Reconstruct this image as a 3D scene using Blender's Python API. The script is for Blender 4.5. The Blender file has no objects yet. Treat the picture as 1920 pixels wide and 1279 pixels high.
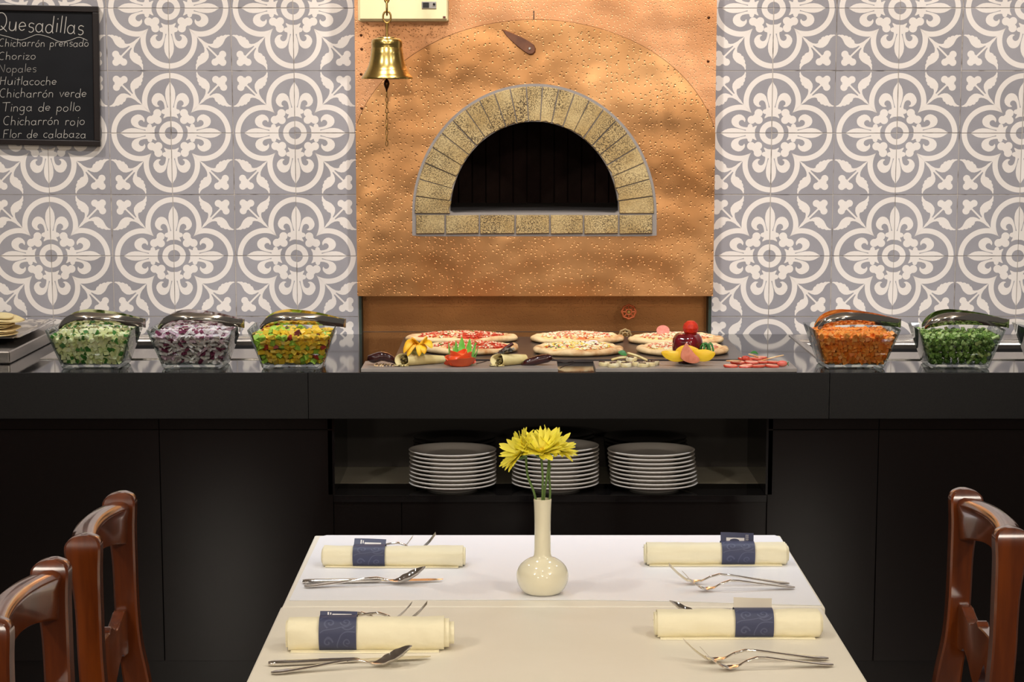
import bpy, bmesh, math, random
from mathutils import Vector, Matrix, noise

S = bpy.context.scene
COL = S.collection
PI = math.pi
rnd = random.Random(7)
def R(d): return math.radians(d)

# ------------------------------------------------------------ camera
CAM_H, PITCH, FPX, PPY = 1.62, R(9.0), 4200.0, 865.0
cd = bpy.data.cameras.new('camera'); cam = bpy.data.objects.new('camera', cd); COL.objects.link(cam)
cam.location = (0, 0, CAM_H); cam.rotation_euler = (R(90) - PITCH, 0, 0)
cd.sensor_width = 36; cd.lens = FPX / 1920 * 36; cd.shift_y = (PPY - 639.5) / 1920
cd.clip_start = .05; cd.clip_end = 60
S.camera = cam
# ------------------------------------------------------------ exposure, world
S.view_settings.view_transform = 'Standard'; S.view_settings.look = 'None'
S.view_settings.gamma = 1; S.view_settings.use_curve_mapping = False
S.view_settings.exposure = 0.08
w = bpy.data.worlds.new('world'); S.world = w; w.use_nodes = True
w.node_tree.nodes['Background'].inputs[0].default_value = (1, .90, .80, 1)
w.node_tree.nodes['Background'].inputs[1].default_value = .09
# ------------------------------------------------------------ room downlights and added fill lights
def lamp(kind, loc, power, col, target=None, size=.06, angle=60, blend=.6, sx=None):
    ld = bpy.data.lights.new('lamp', kind); o = bpy.data.objects.new('lamp', ld); COL.objects.link(o)
    o.location = loc; ld.energy = power; ld.color = col
    if kind == 'SPOT':
        ld.spot_size = R(angle); ld.spot_blend = blend; ld.shadow_soft_size = size
    elif kind == 'AREA':
        ld.shape = 'RECTANGLE'; ld.size = sx or size; ld.size_y = size
    else: ld.shadow_soft_size = size
    if target:
        d = Vector(target) - Vector(loc); o.rotation_euler = d.to_track_quat('-Z', 'Y').to_euler()
    return o
WARM = (1, .90, .77); NEUT = (1, .945, .90); AMB = (1, .93, .77)
for x in (-1.75, -.62, .08, .80, 1.85):                     # downlights over the counter washing the wall
    lamp('SPOT', (x, 6.12, 2.78), 54, NEUT, (x, 7.15, 1.62), .05, 84, 1)
COOL = (.92, .95, 1)
for x in (-1.5, -.4, .75, 1.8):                             # spots added in front of the buffet to brighten food and far table
    lamp('SPOT', (x, 4.95, 2.80), 66, COOL, (x * .85, 5.6, .9), .05, 114, .9)
for x, y in ((-.75, 3.4), (.9, 3.5), (.07, 2.4)):           # downlights over the dining tables
    lamp('SPOT', (x, y, 2.80), 25, AMB, (x * .3, y + .25, .76), .05, 75, .8)
for x, y in ((-1.9, 1.5), (1.9, 1.5), (0, -1.2)):           # front fill added behind the viewer to brighten faces turned this way
    lamp('POINT', (x, y, 2.6), 66, WARM, None, .08)
for x in (-1.7, 1.7):                                       # low fill added behind the viewer to send light into the niche
    lamp('AREA', (x, -.9, 1.55), 10, WARM, (x * .2, 6.1, .75), .35)

# ------------------------------------------------------------ pixel of the photograph -> point of the place
def ray(x, y):
    kx, ky = (x - 960) / FPX, (y - PPY) / FPX
    c, s = math.cos(PITCH), math.sin(PITCH)
    return Vector((kx, c - ky * s, -s - ky * c))
def atY(x, y, Y):
    d = ray(x, y); t = Y / d.y; return Vector((d.x * t, Y, CAM_H + d.z * t))
def atZ(x, y, z):
    d = ray(x, y); t = (z - CAM_H) / d.z; return Vector((d.x * t, d.y * t, z))

# ------------------------------------------------------------ materials
def lin(c):
    if isinstance(c, str): c = tuple(int(c[i:i + 2], 16) / 255 for i in (0, 2, 4))
    return tuple(v / 12.92 if v <= .04045 else ((v + .055) / 1.055) ** 2.4 for v in c) + (1,)
def mat(name, col, rough=.5, metal=0, **k):
    m = bpy.data.materials.new(name); m.use_nodes = True
    nt = m.node_tree; b = nt.nodes['Principled BSDF']
    b.inputs['Base Color'].default_value = lin(col); b.inputs['Roughness'].default_value = rough
    b.inputs['Metallic'].default_value = metal
    for kk, v in k.items():
        if kk in ('col2', 'scale', 'bump', 'bscale', 'detail', 'lo', 'hi', 'stretch'): continue
        b.inputs[{'coat': 'Coat Weight', 'trans': 'Transmission Weight', 'ior': 'IOR', 'spec': 'Specular IOR Level',
                  'sss': 'Subsurface Weight', 'sheen': 'Sheen Weight', 'crough': 'Coat Roughness'}[kk]].default_value = v
    if 'sss' in k: b.inputs['Subsurface Radius'].default_value = (.01, .006, .004)
    tc = nt.nodes.new('ShaderNodeTexCoord'); mp = nt.nodes.new('ShaderNodeMapping')
    nt.links.new(tc.outputs['Object'], mp.inputs[0]); mp.inputs['Scale'].default_value = k.get('stretch', (1, 1, 1))
    if 'col2' in k:
        n = nt.nodes.new('ShaderNodeTexNoise'); n.inputs['Scale'].default_value = k.get('scale', 20)
        n.inputs['Detail'].default_value = k.get('detail', 4)
        nt.links.new(mp.outputs[0], n.inputs['Vector'])
        r = nt.nodes.new('ShaderNodeValToRGB'); r.color_ramp.elements[0].color = lin(col); r.color_ramp.elements[1].color = lin(k['col2'])
        r.color_ramp.elements[0].position = k.get('lo', .35); r.color_ramp.elements[1].position = k.get('hi', .65)
        nt.links.new(n.outputs['Fac'], r.inputs[0]); nt.links.new(r.outputs[0], b.inputs['Base Color'])
    if 'bump' in k:
        n = nt.nodes.new('ShaderNodeTexNoise'); n.inputs['Scale'].default_value = k.get('bscale', 60); n.inputs['Detail'].default_value = 4
        nt.links.new(mp.outputs[0], n.inputs['Vector'])
        bm = nt.nodes.new('ShaderNodeBump'); bm.inputs['Strength'].default_value = 1; bm.inputs['Distance'].default_value = k['bump']
        nt.links.new(n.outputs['Fac'], bm.inputs['Height']); nt.links.new(bm.outputs[0], b.inputs['Normal'])
    return m

def N(nt, t, **k):
    n = nt.nodes.new(t)
    for a, v in k.items(): setattr(n, a, v)
    return n
def mth(nt, op, a, b=None, c=None):
    n = nt.nodes.new('ShaderNodeMath'); n.operation = op
    for i, v in enumerate((a, b, c)):
        if v is None: continue
        if isinstance(v, (int, float)): n.inputs[i].default_value = v
        else: nt.links.new(v, n.inputs[i])
    return n.outputs[0]

def copper(name, c1, c2, scale, dens, rough=.33, metal=1.0, wave=.006):
    m = mat(name, c1, rough, metal, col2=c2, scale=3.2, detail=5, lo=.3, hi=.7)
    nt = m.node_tree; b = nt.nodes['Principled BSDF']
    tc = N(nt, 'ShaderNodeTexCoord')
    sx = N(nt, 'ShaderNodeSeparateXYZ'); cb = N(nt, 'ShaderNodeCombineXYZ'); nt.links.new(tc.outputs['Object'], sx.inputs[0]); nt.links.new(sx.outputs[0], cb.inputs[0]); nt.links.new(sx.outputs[2], cb.inputs[1]); xz = cb.outputs[0]
    h = None
    for sc, r0, th in ((scale, .20, dens), (scale * 1.6, .22, dens * .5)):
        v = N(nt, 'ShaderNodeTexVoronoi', voronoi_dimensions='2D'); v.inputs['Scale'].default_value = sc; v.inputs['Randomness'].default_value = 1
        nt.links.new(xz, v.inputs['Vector'])
        d = mth(nt, 'SUBTRACT', 1, mth(nt, 'MINIMUM', mth(nt, 'DIVIDE', v.outputs['Distance'], r0), 1))
        d = mth(nt, 'POWER', d, 1.5)
        sep = N(nt, 'ShaderNodeSeparateColor'); nt.links.new(v.outputs['Color'], sep.inputs[0])
        on = mth(nt, 'LESS_THAN', sep.outputs[0], th)
        d = mth(nt, 'MULTIPLY', d, mth(nt, 'MULTIPLY', on, -.0017 * 30 / sc))
        h = d if h is None else mth(nt, 'ADD', h, d)
    n = N(nt, 'ShaderNodeTexNoise'); n.inputs['Scale'].default_value = 3.6; n.inputs['Detail'].default_value = 2
    nt.links.new(tc.outputs['Object'], n.inputs['Vector'])
    h = mth(nt, 'ADD', h, mth(nt, 'MULTIPLY', n.outputs['Fac'], wave))
    bm = N(nt, 'ShaderNodeBump'); bm.inputs['Strength'].default_value = 1; bm.inputs['Distance'].default_value = 1
    nt.links.new(h, bm.inputs['Height']); nt.links.new(bm.outputs[0], b.inputs['Normal'])
    n2 = N(nt, 'ShaderNodeTexNoise'); n2.inputs['Scale'].default_value = 9; n2.inputs['Detail'].default_value = 6
    nt.links.new(tc.outputs['Object'], n2.inputs['Vector'])
    nt.links.new(mth(nt, 'MULTIPLY_ADD', n2.outputs['Fac'], .2, rough - .1), b.inputs['Roughness'])
    return m

M = {}
M['copper'] = copper('copper_sheet', 'C58A56', 'D9A572', 56, .62, .30, 1, .018)
M['copper_up'] = copper('copper_sheet_hammered', 'C88C5E', 'DAA47A', 84, .85, .33, 1, .015)
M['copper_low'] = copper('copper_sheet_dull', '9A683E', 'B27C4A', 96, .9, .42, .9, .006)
M['granite'] = mat('black_granite', '0B0A0A', .06, 0, col2='161312', scale=220, ior=1.55)
M['granite_front'] = mat('black_granite_front', '0B0807', .1, 0, col2='140F0D', scale=180, ior=1.5)
M['granite_apron'] = mat('black_granite_apron', '100F0E', .3, 0, col2='1B1917', scale=320, ior=1.5)
M['seam'] = mat('grey_sealant', '3A3632', .5)
M['steel'] = mat('brushed_steel', 'B9B3AC', .24, 1, bump=.0002, bscale=90, stretch=(1, 30, 1))
M['chrome'] = mat('polished_steel', 'D6D0C8', .09, 1)
M['brass'] = mat('brass', 'D6B66A', .23, 1, bump=.00012, bscale=30)
M['brass_dull'] = mat('dull_brass', 'B08D4F', .32, 1)
M['box'] = mat('cream_enamel', 'E9D9A8', .4)
M['black_metal'] = mat('black_metal', '0D0C0C', .35)
M['black_void'] = mat('black_pan', '060505', .5)
M['chalkboard'] = mat('chalkboard', '0D0D10', .6, col2='131316', scale=9, spec=.2)
M['chalk'] = mat('chalk', 'B9B3AA', .9, bump=.0003, bscale=400)
M['frame'] = mat('dark_frame', '170C09', .4, spec=.3)
def brick_mat():
    m = mat('yellow_firebrick', 'C2A56C', .85, bump=.0025, bscale=160); nt = m.node_tree; b = nt.nodes['Principled BSDF']; tc = N(nt, 'ShaderNodeTexCoord')
    def nz(s, d, lo, hi):
        n = N(nt, 'ShaderNodeTexNoise'); n.inputs['Scale'].default_value = s; n.inputs['Detail'].default_value = d; nt.links.new(tc.outputs['Object'], n.inputs['Vector'])
        r = N(nt, 'ShaderNodeMapRange'); r.inputs[1].default_value = lo; r.inputs[2].default_value = hi; nt.links.new(n.outputs['Fac'], r.inputs[0]); return r.outputs[0]
    big = nz(9, 3, .35, .65); sp = mth(nt, 'MULTIPLY', nz(300, 3, .47, .57), mth(nt, 'MULTIPLY_ADD', nz(11, 4, .36, .6), .7, .28))
    a = N(nt, 'ShaderNodeMix', data_type='RGBA'); a.inputs[6].default_value = lin('C4AD7C'); a.inputs[7].default_value = lin('A68A58'); nt.links.new(big, a.inputs[0])
    c = N(nt, 'ShaderNodeMix', data_type='RGBA'); nt.links.new(a.outputs[2], c.inputs[6]); c.inputs[7].default_value = lin('4A3C2C'); nt.links.new(sp, c.inputs[0])
    nt.links.new(c.outputs[2], b.inputs['Base Color']); return m
M['brick'] = brick_mat()
M['brick'].node_tree.nodes['Principled BSDF'].inputs['Specular IOR Level'].default_value = .25
M['mortar'] = mat('mortar', '6E6660', .9, bump=.001)
M['mortar_rim'] = mat('grey_mortar_rim', '8C847D', .9, bump=.001)
M['soot'] = mat('sooty_brick', '33211B', .9, col2='46302A', scale=12, bump=.002)
M['leather'] = mat('brown_wood_cover', '5A321B', .45, col2='6F4226', scale=30)
M['wood'] = mat('varnished_wood', '52230A', .22, 0, col2='6E330E', scale=7, stretch=(6, 6, .7), coat=.8, crough=.08)
M['cloth'] = mat('table_cloth', 'E8E2D4', .5, col2='EBE5D8', scale=6, bump=.0003, bscale=8)
M['sheet'] = mat('paper_sheet', 'EEEFF5', .45, bump=.0002, bscale=5)
M['napkin'] = mat('napkin_cotton', 'F2EACC', .85, sheen=.2, bump=.0035, bscale=24)
M['band'] = mat('blue_paper_band', '3D4260', .5)
M['band_light'] = mat('blue_paper_scroll', '545A78', .5)
M['band_grey'] = mat('paper_back', 'D2CABC', .6)
M['white_ink'] = mat('white_ink', 'E8E6E6', .6)
M['ceramic'] = mat('cream_ceramic', 'EDE6CC', .12, coat=.4, crough=.04)
M['plate'] = mat('white_plate', 'E6DED4', .14, coat=.3)
M['plate_black'] = mat('black_plate', '15130F', .16, coat=.6, crough=.05)
def thin_glass():
    m = bpy.data.materials.new('clear_glass'); m.use_nodes = True; nt = m.node_tree; nt.nodes.clear()
    out = N(nt, 'ShaderNodeOutputMaterial'); mx = N(nt, 'ShaderNodeMixShader'); tr = N(nt, 'ShaderNodeBsdfTransparent'); gl = N(nt, 'ShaderNodeBsdfGlossy')
    lw = N(nt, 'ShaderNodeLayerWeight'); lw.inputs['Blend'].default_value = .5
    f = mth(nt, 'POWER', lw.outputs['Facing'], 2.6); f = mth(nt, 'MULTIPLY_ADD', f, .8, .035)
    rp = N(nt, 'ShaderNodeMix', data_type='RGBA'); rp.inputs[6].default_value = (.955, .97, .96, 1); rp.inputs[7].default_value = (.30, .40, .37, 1)
    nt.links.new(mth(nt, 'POWER', lw.outputs['Facing'], 2.2), rp.inputs[0]); nt.links.new(rp.outputs[2], tr.inputs[0])
    gl.inputs['Roughness'].default_value = .02
    nt.links.new(f, mx.inputs[0]); nt.links.new(tr.outputs[0], mx.inputs[1]); nt.links.new(gl.outputs[0], mx.inputs[2]); nt.links.new(mx.outputs[0], out.inputs[0]); return m
M['glass'] = thin_glass()
M['slate'] = mat('slate_board', '857C73', .42, col2='958B81', scale=14, bump=.0003)
M['slate_dark'] = mat('dark_slate', '3B3330', .3, col2='463D38', scale=14, bump=.0003)
M['petal'] = mat('yellow_petal', 'FAEE50', .5, sss=.15)
M['petal_core'] = mat('yellow_core', 'E0B816', .6)
M['stem'] = mat('green_stem', '5E7A3A', .5)
M['leafg'] = mat('green_leaf', '2F6B2A', .45, col2='44883A', scale=40)
M['black_floor'] = None
M['ceiling'] = mat('ceiling_plaster', 'E4DCD2', .9)
M['dough'] = mat('baked_crust', 'EACB98', .7, col2='B9783A', scale=24, detail=6, lo=.48, hi=.74, bump=.002, bscale=40)
M['cheese'] = mat('cheese_topping', 'EBCF8C', .5, col2='D2703A', scale=34, detail=6, lo=.46, hi=.62, bump=.004, bscale=70)
M['sauce'] = mat('tomato_topping', 'E8BE7E', .5, col2='BE3A1E', scale=30, detail=6, lo=.42, hi=.52, bump=.004, bscale=70)
for nm, c in dict(t_red='C93A22', t_pink='D98A6E', t_yellow='F2D25A', t_white='F2E6BE', t_green='4E8A2A', t_purple='7A3A5A', t_dark='3A2018').items():
    M[nm] = mat(nm + '_topping', c, .4)
# ------------------------------------------------------------ mesh helpers
class MB:
    """collects shapes; build() links them as ONE mesh object"""
    def __init__(s): s.v = []; s.f = []; s.m = []; s.cur = 0; s.T = Matrix.Identity(4)
    def add(s, vs, fs, mi=None):
        o = len(s.v); s.v += [tuple(s.T @ Vector(p)) for p in vs]
        s.f += [tuple(i + o for i in f) for f in fs]; s.m += [s.cur if mi is None else mi] * len(fs); return s
    def box(s, x0, x1, y0, y1, z0, z1, mi=None):
        vs = [(x, y, z) for z in (z0, z1) for y in (y0, y1) for x in (x0, x1)]
        return s.add(vs, [(0, 2, 3, 1), (4, 5, 7, 6), (0, 1, 5, 4), (2, 6, 7, 3), (0, 4, 6, 2), (1, 3, 7, 5)], mi)
    def loft(s, rings, cap0=True, cap1=True, closed=True, mi=None):
        n = len(rings[0]); vs = [p for r in rings for p in r]; fs = []
        for i in range(len(rings) - 1):
            for j in range(n if closed else n - 1):
                a, b = i * n + j, i * n + (j + 1) % n
                fs.append((a, b, b + n, a + n))
        if cap0 and closed: fs.append(tuple(range(n))[::-1])
        if cap1 and closed: fs.append(tuple(range((len(rings) - 1) * n, len(rings) * n)))
        return s.add(vs, fs, mi)
    def lathe(s, prof, n=48, c=(0, 0, 0), mi=None, cap0=False, cap1=False):
        rings = [[(c[0] + r * math.cos(2 * PI * j / n), c[1] + r * math.sin(2 * PI * j / n), c[2] + z) for j in range(n)] for r, z in prof]
        return s.loft(rings, cap0, cap1, True, mi)
    def tube(s, pts, rad, n=8, mi=None, flat=1.0, up=None, cap=True):
        pts = [Vector(p) for p in pts]; rings = []
        if not hasattr(rad, '__len__'): rad = [rad] * len(pts)
        prev = None
        for i, p in enumerate(pts):
            t = (pts[min(i + 1, len(pts) - 1)] - pts[max(i - 1, 0)]).normalized()
            if prev is None:
                u = Vector(up) if up else (Vector((0, 0, 1)) if abs(t.z) < .9 else Vector((1, 0, 0)))
            else: u = prev
            a = t.cross(u).normalized(); b = a.cross(t).normalized(); prev = b
            rings.append([tuple(p + a * math.cos(2 * PI * j / n) * rad[i] + b * math.sin(2 * PI * j / n) * rad[i] * flat) for j in range(n)])
        return s.loft(rings, cap, cap, True, mi)
    def ball(s, c, r, n=12, m=8, mi=None, jit=0, seed=0):
        rx, ry, rz = r if hasattr(r, '__len__') else (r, r, r)
        rings = []
        for i in range(1, m):
            a = PI * i / m; ring = []
            for j in range(n):
                b = 2 * PI * j / n; d = Vector((math.sin(a) * math.cos(b), math.sin(a) * math.sin(b), -math.cos(a)))
                k = 1 + jit * noise.noise(d * 2.3 + Vector((seed, seed * 1.7, 0))) if jit else 1
                ring.append((c[0] + rx * d.x * k, c[1] + ry * d.y * k, c[2] + rz * d.z * k))
            rings.append(ring)
        return s.loft(rings, True, True, True, mi)
    def prism(s, poly, y0, y1, mi=None):
        """polygon in (x,z), extruded along y"""
        n = len(poly); vs = [(x, y0, z) for x, z in poly] + [(x, y1, z) for x, z in poly]
        return s.add(vs, [tuple(range(n)), tuple(range(2 * n - 1, n - 1, -1))] + [(i, i + n, (i + 1) % n + n, (i + 1) % n) for i in range(n)], mi)
    def build(s, name, mats, parent=None, smooth=None, bevel=0, seg=2, sub=0, solid=0, fixn=True):
        me = bpy.data.meshes.new(name); me.from_pydata(s.v, [], s.f)
        mats = mats if isinstance(mats, (list, tuple)) else [mats]
        for m in mats: me.materials.append(m)
        me.polygons.foreach_set('material_index', s.m)
        if fixn:
            bm = bmesh.new(); bm.from_mesh(me); bmesh.ops.recalc_face_normals(bm, faces=bm.faces); bm.to_mesh(me); bm.free()
        if smooth is not None:
            me.polygons.foreach_set('use_smooth', [True] * len(me.polygons)); me.set_sharp_from_angle(angle=R(smooth))
        me.update()
        o = bpy.data.objects.new(name, me); COL.objects.link(o)
        if solid:
            md = o.modifiers.new('solid', 'SOLIDIFY'); md.thickness = solid; md.offset = 0
        if bevel:
            md = o.modifiers.new('bevel', 'BEVEL'); md.width = bevel; md.segments = seg; md.limit_method = 'ANGLE'; md.angle_limit = R(40)
        if sub:
            md = o.modifiers.new('sub', 'SUBSURF'); md.levels = sub; md.render_levels = sub
        if parent: o.parent = parent
        return o

def tag(o, label=None, cat=None, group=None, kind=None):
    if label: o['label'] = label
    if cat: o['category'] = cat
    if group: o['group'] = group
    if kind: o['kind'] = kind
    return o
def thing(name, loc, label, cat, group=None, rz=0):
    o = bpy.data.objects.new(name, None); COL.objects.link(o); o.location = loc; o.rotation_euler = (0, 0, rz); o.empty_display_size = .05
    return tag(o, label, cat, group)
def dup(root, loc, rot=None, label=None, group=None):
    r = root.copy(); COL.objects.link(r); r.location = loc
    if rot is not None: r.rotation_euler = rot
    if label: r['label'] = label
    if group: r['group'] = group
    for ch in list(root.children):
        c = ch.copy(); COL.objects.link(c); c.parent = r
        for g in list(ch.children):
            d = g.copy(); COL.objects.link(d); d.parent = c
    return r
def lerp(a, b, t): return a + (b - a) * t
def spline(pts, n=8):
    """Catmull-Rom through points"""
    P = [Vector(p) for p in pts]; out = []
    for i in range(len(P) - 1):
        p0, p1, p2, p3 = P[max(i - 1, 0)], P[i], P[i + 1], P[min(i + 2, len(P) - 1)]
        for k in range(n):
            t = k / n
            out.append(.5 * ((2 * p1) + (p2 - p0) * t + (2 * p0 - 5 * p1 + 4 * p2 - p3) * t * t + (3 * p1 - p0 - 3 * p2 + p3) * t ** 3))
    out.append(P[-1]); return out
def interp(tab, x):
    for (a, va), (b, vb) in zip(tab, tab[1:]):
        if x <= b: return va + (vb - va) * max(0, min(1, (x - a) / (b - a)))
    return tab[-1][1]
# ------------------------------------------------------------ floor, ceiling
def tile_floor():
    m = mat('dark_floor_tiles', '3A1B14', .3, col2='4A241A', scale=5)
    nt = m.node_tree; b = nt.nodes['Principled BSDF']
    tc = N(nt, 'ShaderNodeTexCoord'); mp = N(nt, 'ShaderNodeMapping'); mp.inputs['Rotation'].default_value = (0, 0, R(45))
    nt.links.new(tc.outputs['Object'], mp.inputs[0])
    bk = N(nt, 'ShaderNodeTexBrick'); bk.offset = 0; bk.inputs['Scale'].default_value = 1
    bk.inputs['Brick Width'].default_value = .33; bk.inputs['Row Height'].default_value = .33; bk.inputs['Mortar Size'].default_value = .003
    bk.inputs['Color1'].default_value = lin('3A1B14'); bk.inputs['Color2'].default_value = lin('2E1610'); bk.inputs['Mortar'].default_value = lin('120A08')
    nt.links.new(mp.outputs[0], bk.inputs['Vector']); nt.links.new(bk.outputs['Color'], b.inputs['Base Color'])
    return m
f = MB(); f.box(-3.2, 3.2, -2.5, 7.6, -.1, 0); tag(f.build('floor', tile_floor()), kind='structure')
f = MB(); f.box(-3.2, 3.2, -2.5, 7.6, 2.9, 3.0); tag(f.build('ceiling', M['ceiling']), kind='structure')

# ------------------------------------------------------------ tiled back wall
YW = 7.15
def leaf_pts(): return [(.449, .454), (.517, .505), (.568, .585), (.60, .64), (.627, .69), (.64, .74), (.635, .79), (.61, .83), (.576, .865), (.53, .89), (.49, .91), (.455, .945), (.436, .99),
    (.424, .965), (.428, .93), (.424, .915), (.43, .895), (.444, .875), (.437, .855), (.447, .825), (.462, .812), (.458, .79), (.475, .765), (.498, .757), (.505, .735), (.535, .715), (.562, .71), (.572, .68), (.565, .63), (.54, .58), (.50, .52)]
def circ(c, r, a0=0, a1=360, n=20):
    return [(c[0] + r * math.cos(R(lerp(a0, a1, i / n))), c[1] + r * math.sin(R(lerp(a0, a1, i / n)))) for i in range(n + (0 if a1 - a0 == 360 else 1))]
def motif():
    """cream shapes of one tile: list of (layer, polygon); u,v from the middle of the four-tile flower"""
    P = []
    def strip(A, B):
        for i in range(len(A) - 1): P.append((0, [A[i], A[i + 1], B[i + 1], B[i]]))
    strip(circ((0, 0), .192, 0, 90, 14), circ((0, 0), .10, 0, 90, 14))
    for mir in (0, 1):
        g = (lambda p: (p[1], p[0])) if mir else (lambda p: p)
        A = [g(p) for p in circ((0, .51), .457, 90, -7.2, 26)]; B = [g(p) for p in circ((0, .51), .372, 90, -32, 26)]
        strip(A, B)
        half = [(0, .82), (.022, .79), (.05, .75), (.07, .70), (.079, .64), (.076, .57), (.062, .50), (.045, .44), (.03, .40), (0, .40)]
        curl = [(.05, .39), (.058, .45), (.075, .52), (.10, .59), (.13, .625), (.165, .642), (.20, .645), (.235, .635), (.265, .61), (.29, .57), (.302, .53), (.297, .49), (.275, .455), (.245, .43),
                (.215, .42), (.185, .425), (.175, .435), (.195, .445), (.21, .465), (.208, .495), (.19, .518), (.165, .528), (.135, .52), (.112, .495), (.098, .45), (.09, .39)]
        crown = [(0, .425), (.03, .415), (.05, .41), (.09, .41), (.098, .385), (.118, .382), (.14, .37), (.15, .345), (.142, .322), (.12, .308), (.095, .305), (.10, .285), (.115, .26), (.118, .235), (.085, .25), (.06, .262), (.03, .266), (0, .265)]
        for li, poly in ((1, half), (2, curl), (3, crown)): P.append((li, [g(p) for p in poly]))
        P.append((1, [g(p) for p in leaf_pts()]))
        for c in ((.213, .322),): P.append((1, [g(p) for p in circ(c, .066, n=18)]))
        P.append((1, [g(p) for p in circ((.737, .862), .058, n=18)]))
    P.append((2, circ((.209, .209), .064, n=18))); P.append((2, circ((.862, .866), .058, n=18)))
    P.append((3, [(.17, .28), (.25, .34), (.29, .29), (.34, .25), (.28, .17), (.22, .18)]))
    P.append((3, [(.74, .80), (.80, .90), (.90, .80), (.80, .74), (.775, .765)]))
    P.append((4, [(.60, .62), (.62, .60), (.785, .765), (.765, .785)]))
    P.append((3, [(.43, .43), (.455, .452), (.53, .50), (.64, .60), (.60, .64), (.50, .53), (.452, .455)]))
    return P
MOT = motif()
def wall_tiles():
    w = MB(); tone = []
    def put(vs, fs, mi, t):
        w.add(vs, fs, mi); tone.extend([t] * len(fs))
    for s in ((-3.2, -.49), (.637, 3.2)): put([(s[0], YW, 0), (s[1], YW, 0), (s[1], YW, 2.9), (s[0], YW, 2.9)], [(0, 1, 2, 3)], 2, .5)
    rr = random.Random(3)
    G = .0011
    for side in (-1, 1):
        px = .1953 if side < 0 else .1978
        for i in range(13):
            # edges of the column counted from the oven; flower centres at odd edges
            xa = (-.4905 - px * i) if side < 0 else (.622 + px * i)
            xb = xa + side * px
            cx = xb if i % 2 == 0 else xa            # x of the flower's middle
            for k in range(-1, 10):
                za = .9563 + .1937 * k; zb = za + .1937
                cz = zb if k % 2 == 0 else za
                dx, dz = rr.uniform(-.0007, .0007), rr.uniform(-.0006, .0006)
                dy = rr.uniform(-.0004, .0004)
                x0, x1 = min(xa, xb) + G + dx, max(xa, xb) - G + dx; z0, z1 = za + G + dz, zb - G + dz
                if side > 0 and i == 0: x0 = .637
                t = rr.random(); Y = YW - .0016 + dy
                ring0 = [(x0, YW + .0, z0), (x1, YW + .0, z0), (x1, YW + .0, z1), (x0, YW + .0, z1)]
                e = .0006
                ring1 = [(x0 + e, Y, z0 + e), (x1 - e, Y, z0 + e), (x1 - e, Y, z1 - e), (x0 + e, Y, z1 - e)]
                put(ring0 + ring1, [(0, 1, 5, 4), (1, 2, 6, 5), (2, 3, 7, 6), (3, 0, 4, 7), (4, 5, 6, 7)], 0, t)
                sx = 1 if cx < (xa + xb) / 2 else -1; sz = 1 if cz < (za + zb) / 2 else -1
                for li, poly in MOT:
                    vs = [(cx + dx + sx * max(u, .006) * px * .998, Y - .00012 - .00006 * li, cz + dz + sz * max(v, .006) * .1937 * .998) for u, v in poly]
                    put(vs, [tuple(range(len(vs)))], 1, t)
    cols = []
    for nm, a, b_, rg in (('grey_cement_tile', '8F8B8E', 'A19DA0', .42), ('cream_tile_pattern', 'E2D8CE', 'EBE2D9', .42)):
        m = mat(nm, a, rg, bump=.0004, bscale=25); nt = m.node_tree; b = nt.nodes['Principled BSDF']
        at = N(nt, 'ShaderNodeAttribute'); at.attribute_name = 'tone'
        n = N(nt, 'ShaderNodeTexNoise'); n.inputs['Scale'].default_value = 14; n.inputs['Detail'].default_value = 4
        tc = N(nt, 'ShaderNodeTexCoord'); nt.links.new(tc.outputs['Object'], n.inputs['Vector'])
        fac = mth(nt, 'ADD', mth(nt, 'MULTIPLY', at.outputs['Fac'], .7), mth(nt, 'MULTIPLY_ADD', n.outputs['Fac'], 1.0, -.35))
        mx = N(nt, 'ShaderNodeMix', data_type='RGBA'); mx.inputs[6].default_value = lin(a); mx.inputs[7].default_value = lin(b_)
        nt.links.new(fac, mx.inputs[0]); nt.links.new(mx.outputs[2], b.inputs['Base Color'])
        cols.append(m)
    o = w.build('wall_back', cols + [mat('grout', 'B8AEA4', .9, col2='6A6058', scale=22, lo=.5, hi=.7)], fixn=False)
    at = o.data.attributes.new('tone', 'FLOAT', 'FACE'); at.data.foreach_set('value', tone)
    tag(o, kind='structure')
wall_tiles()

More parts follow.
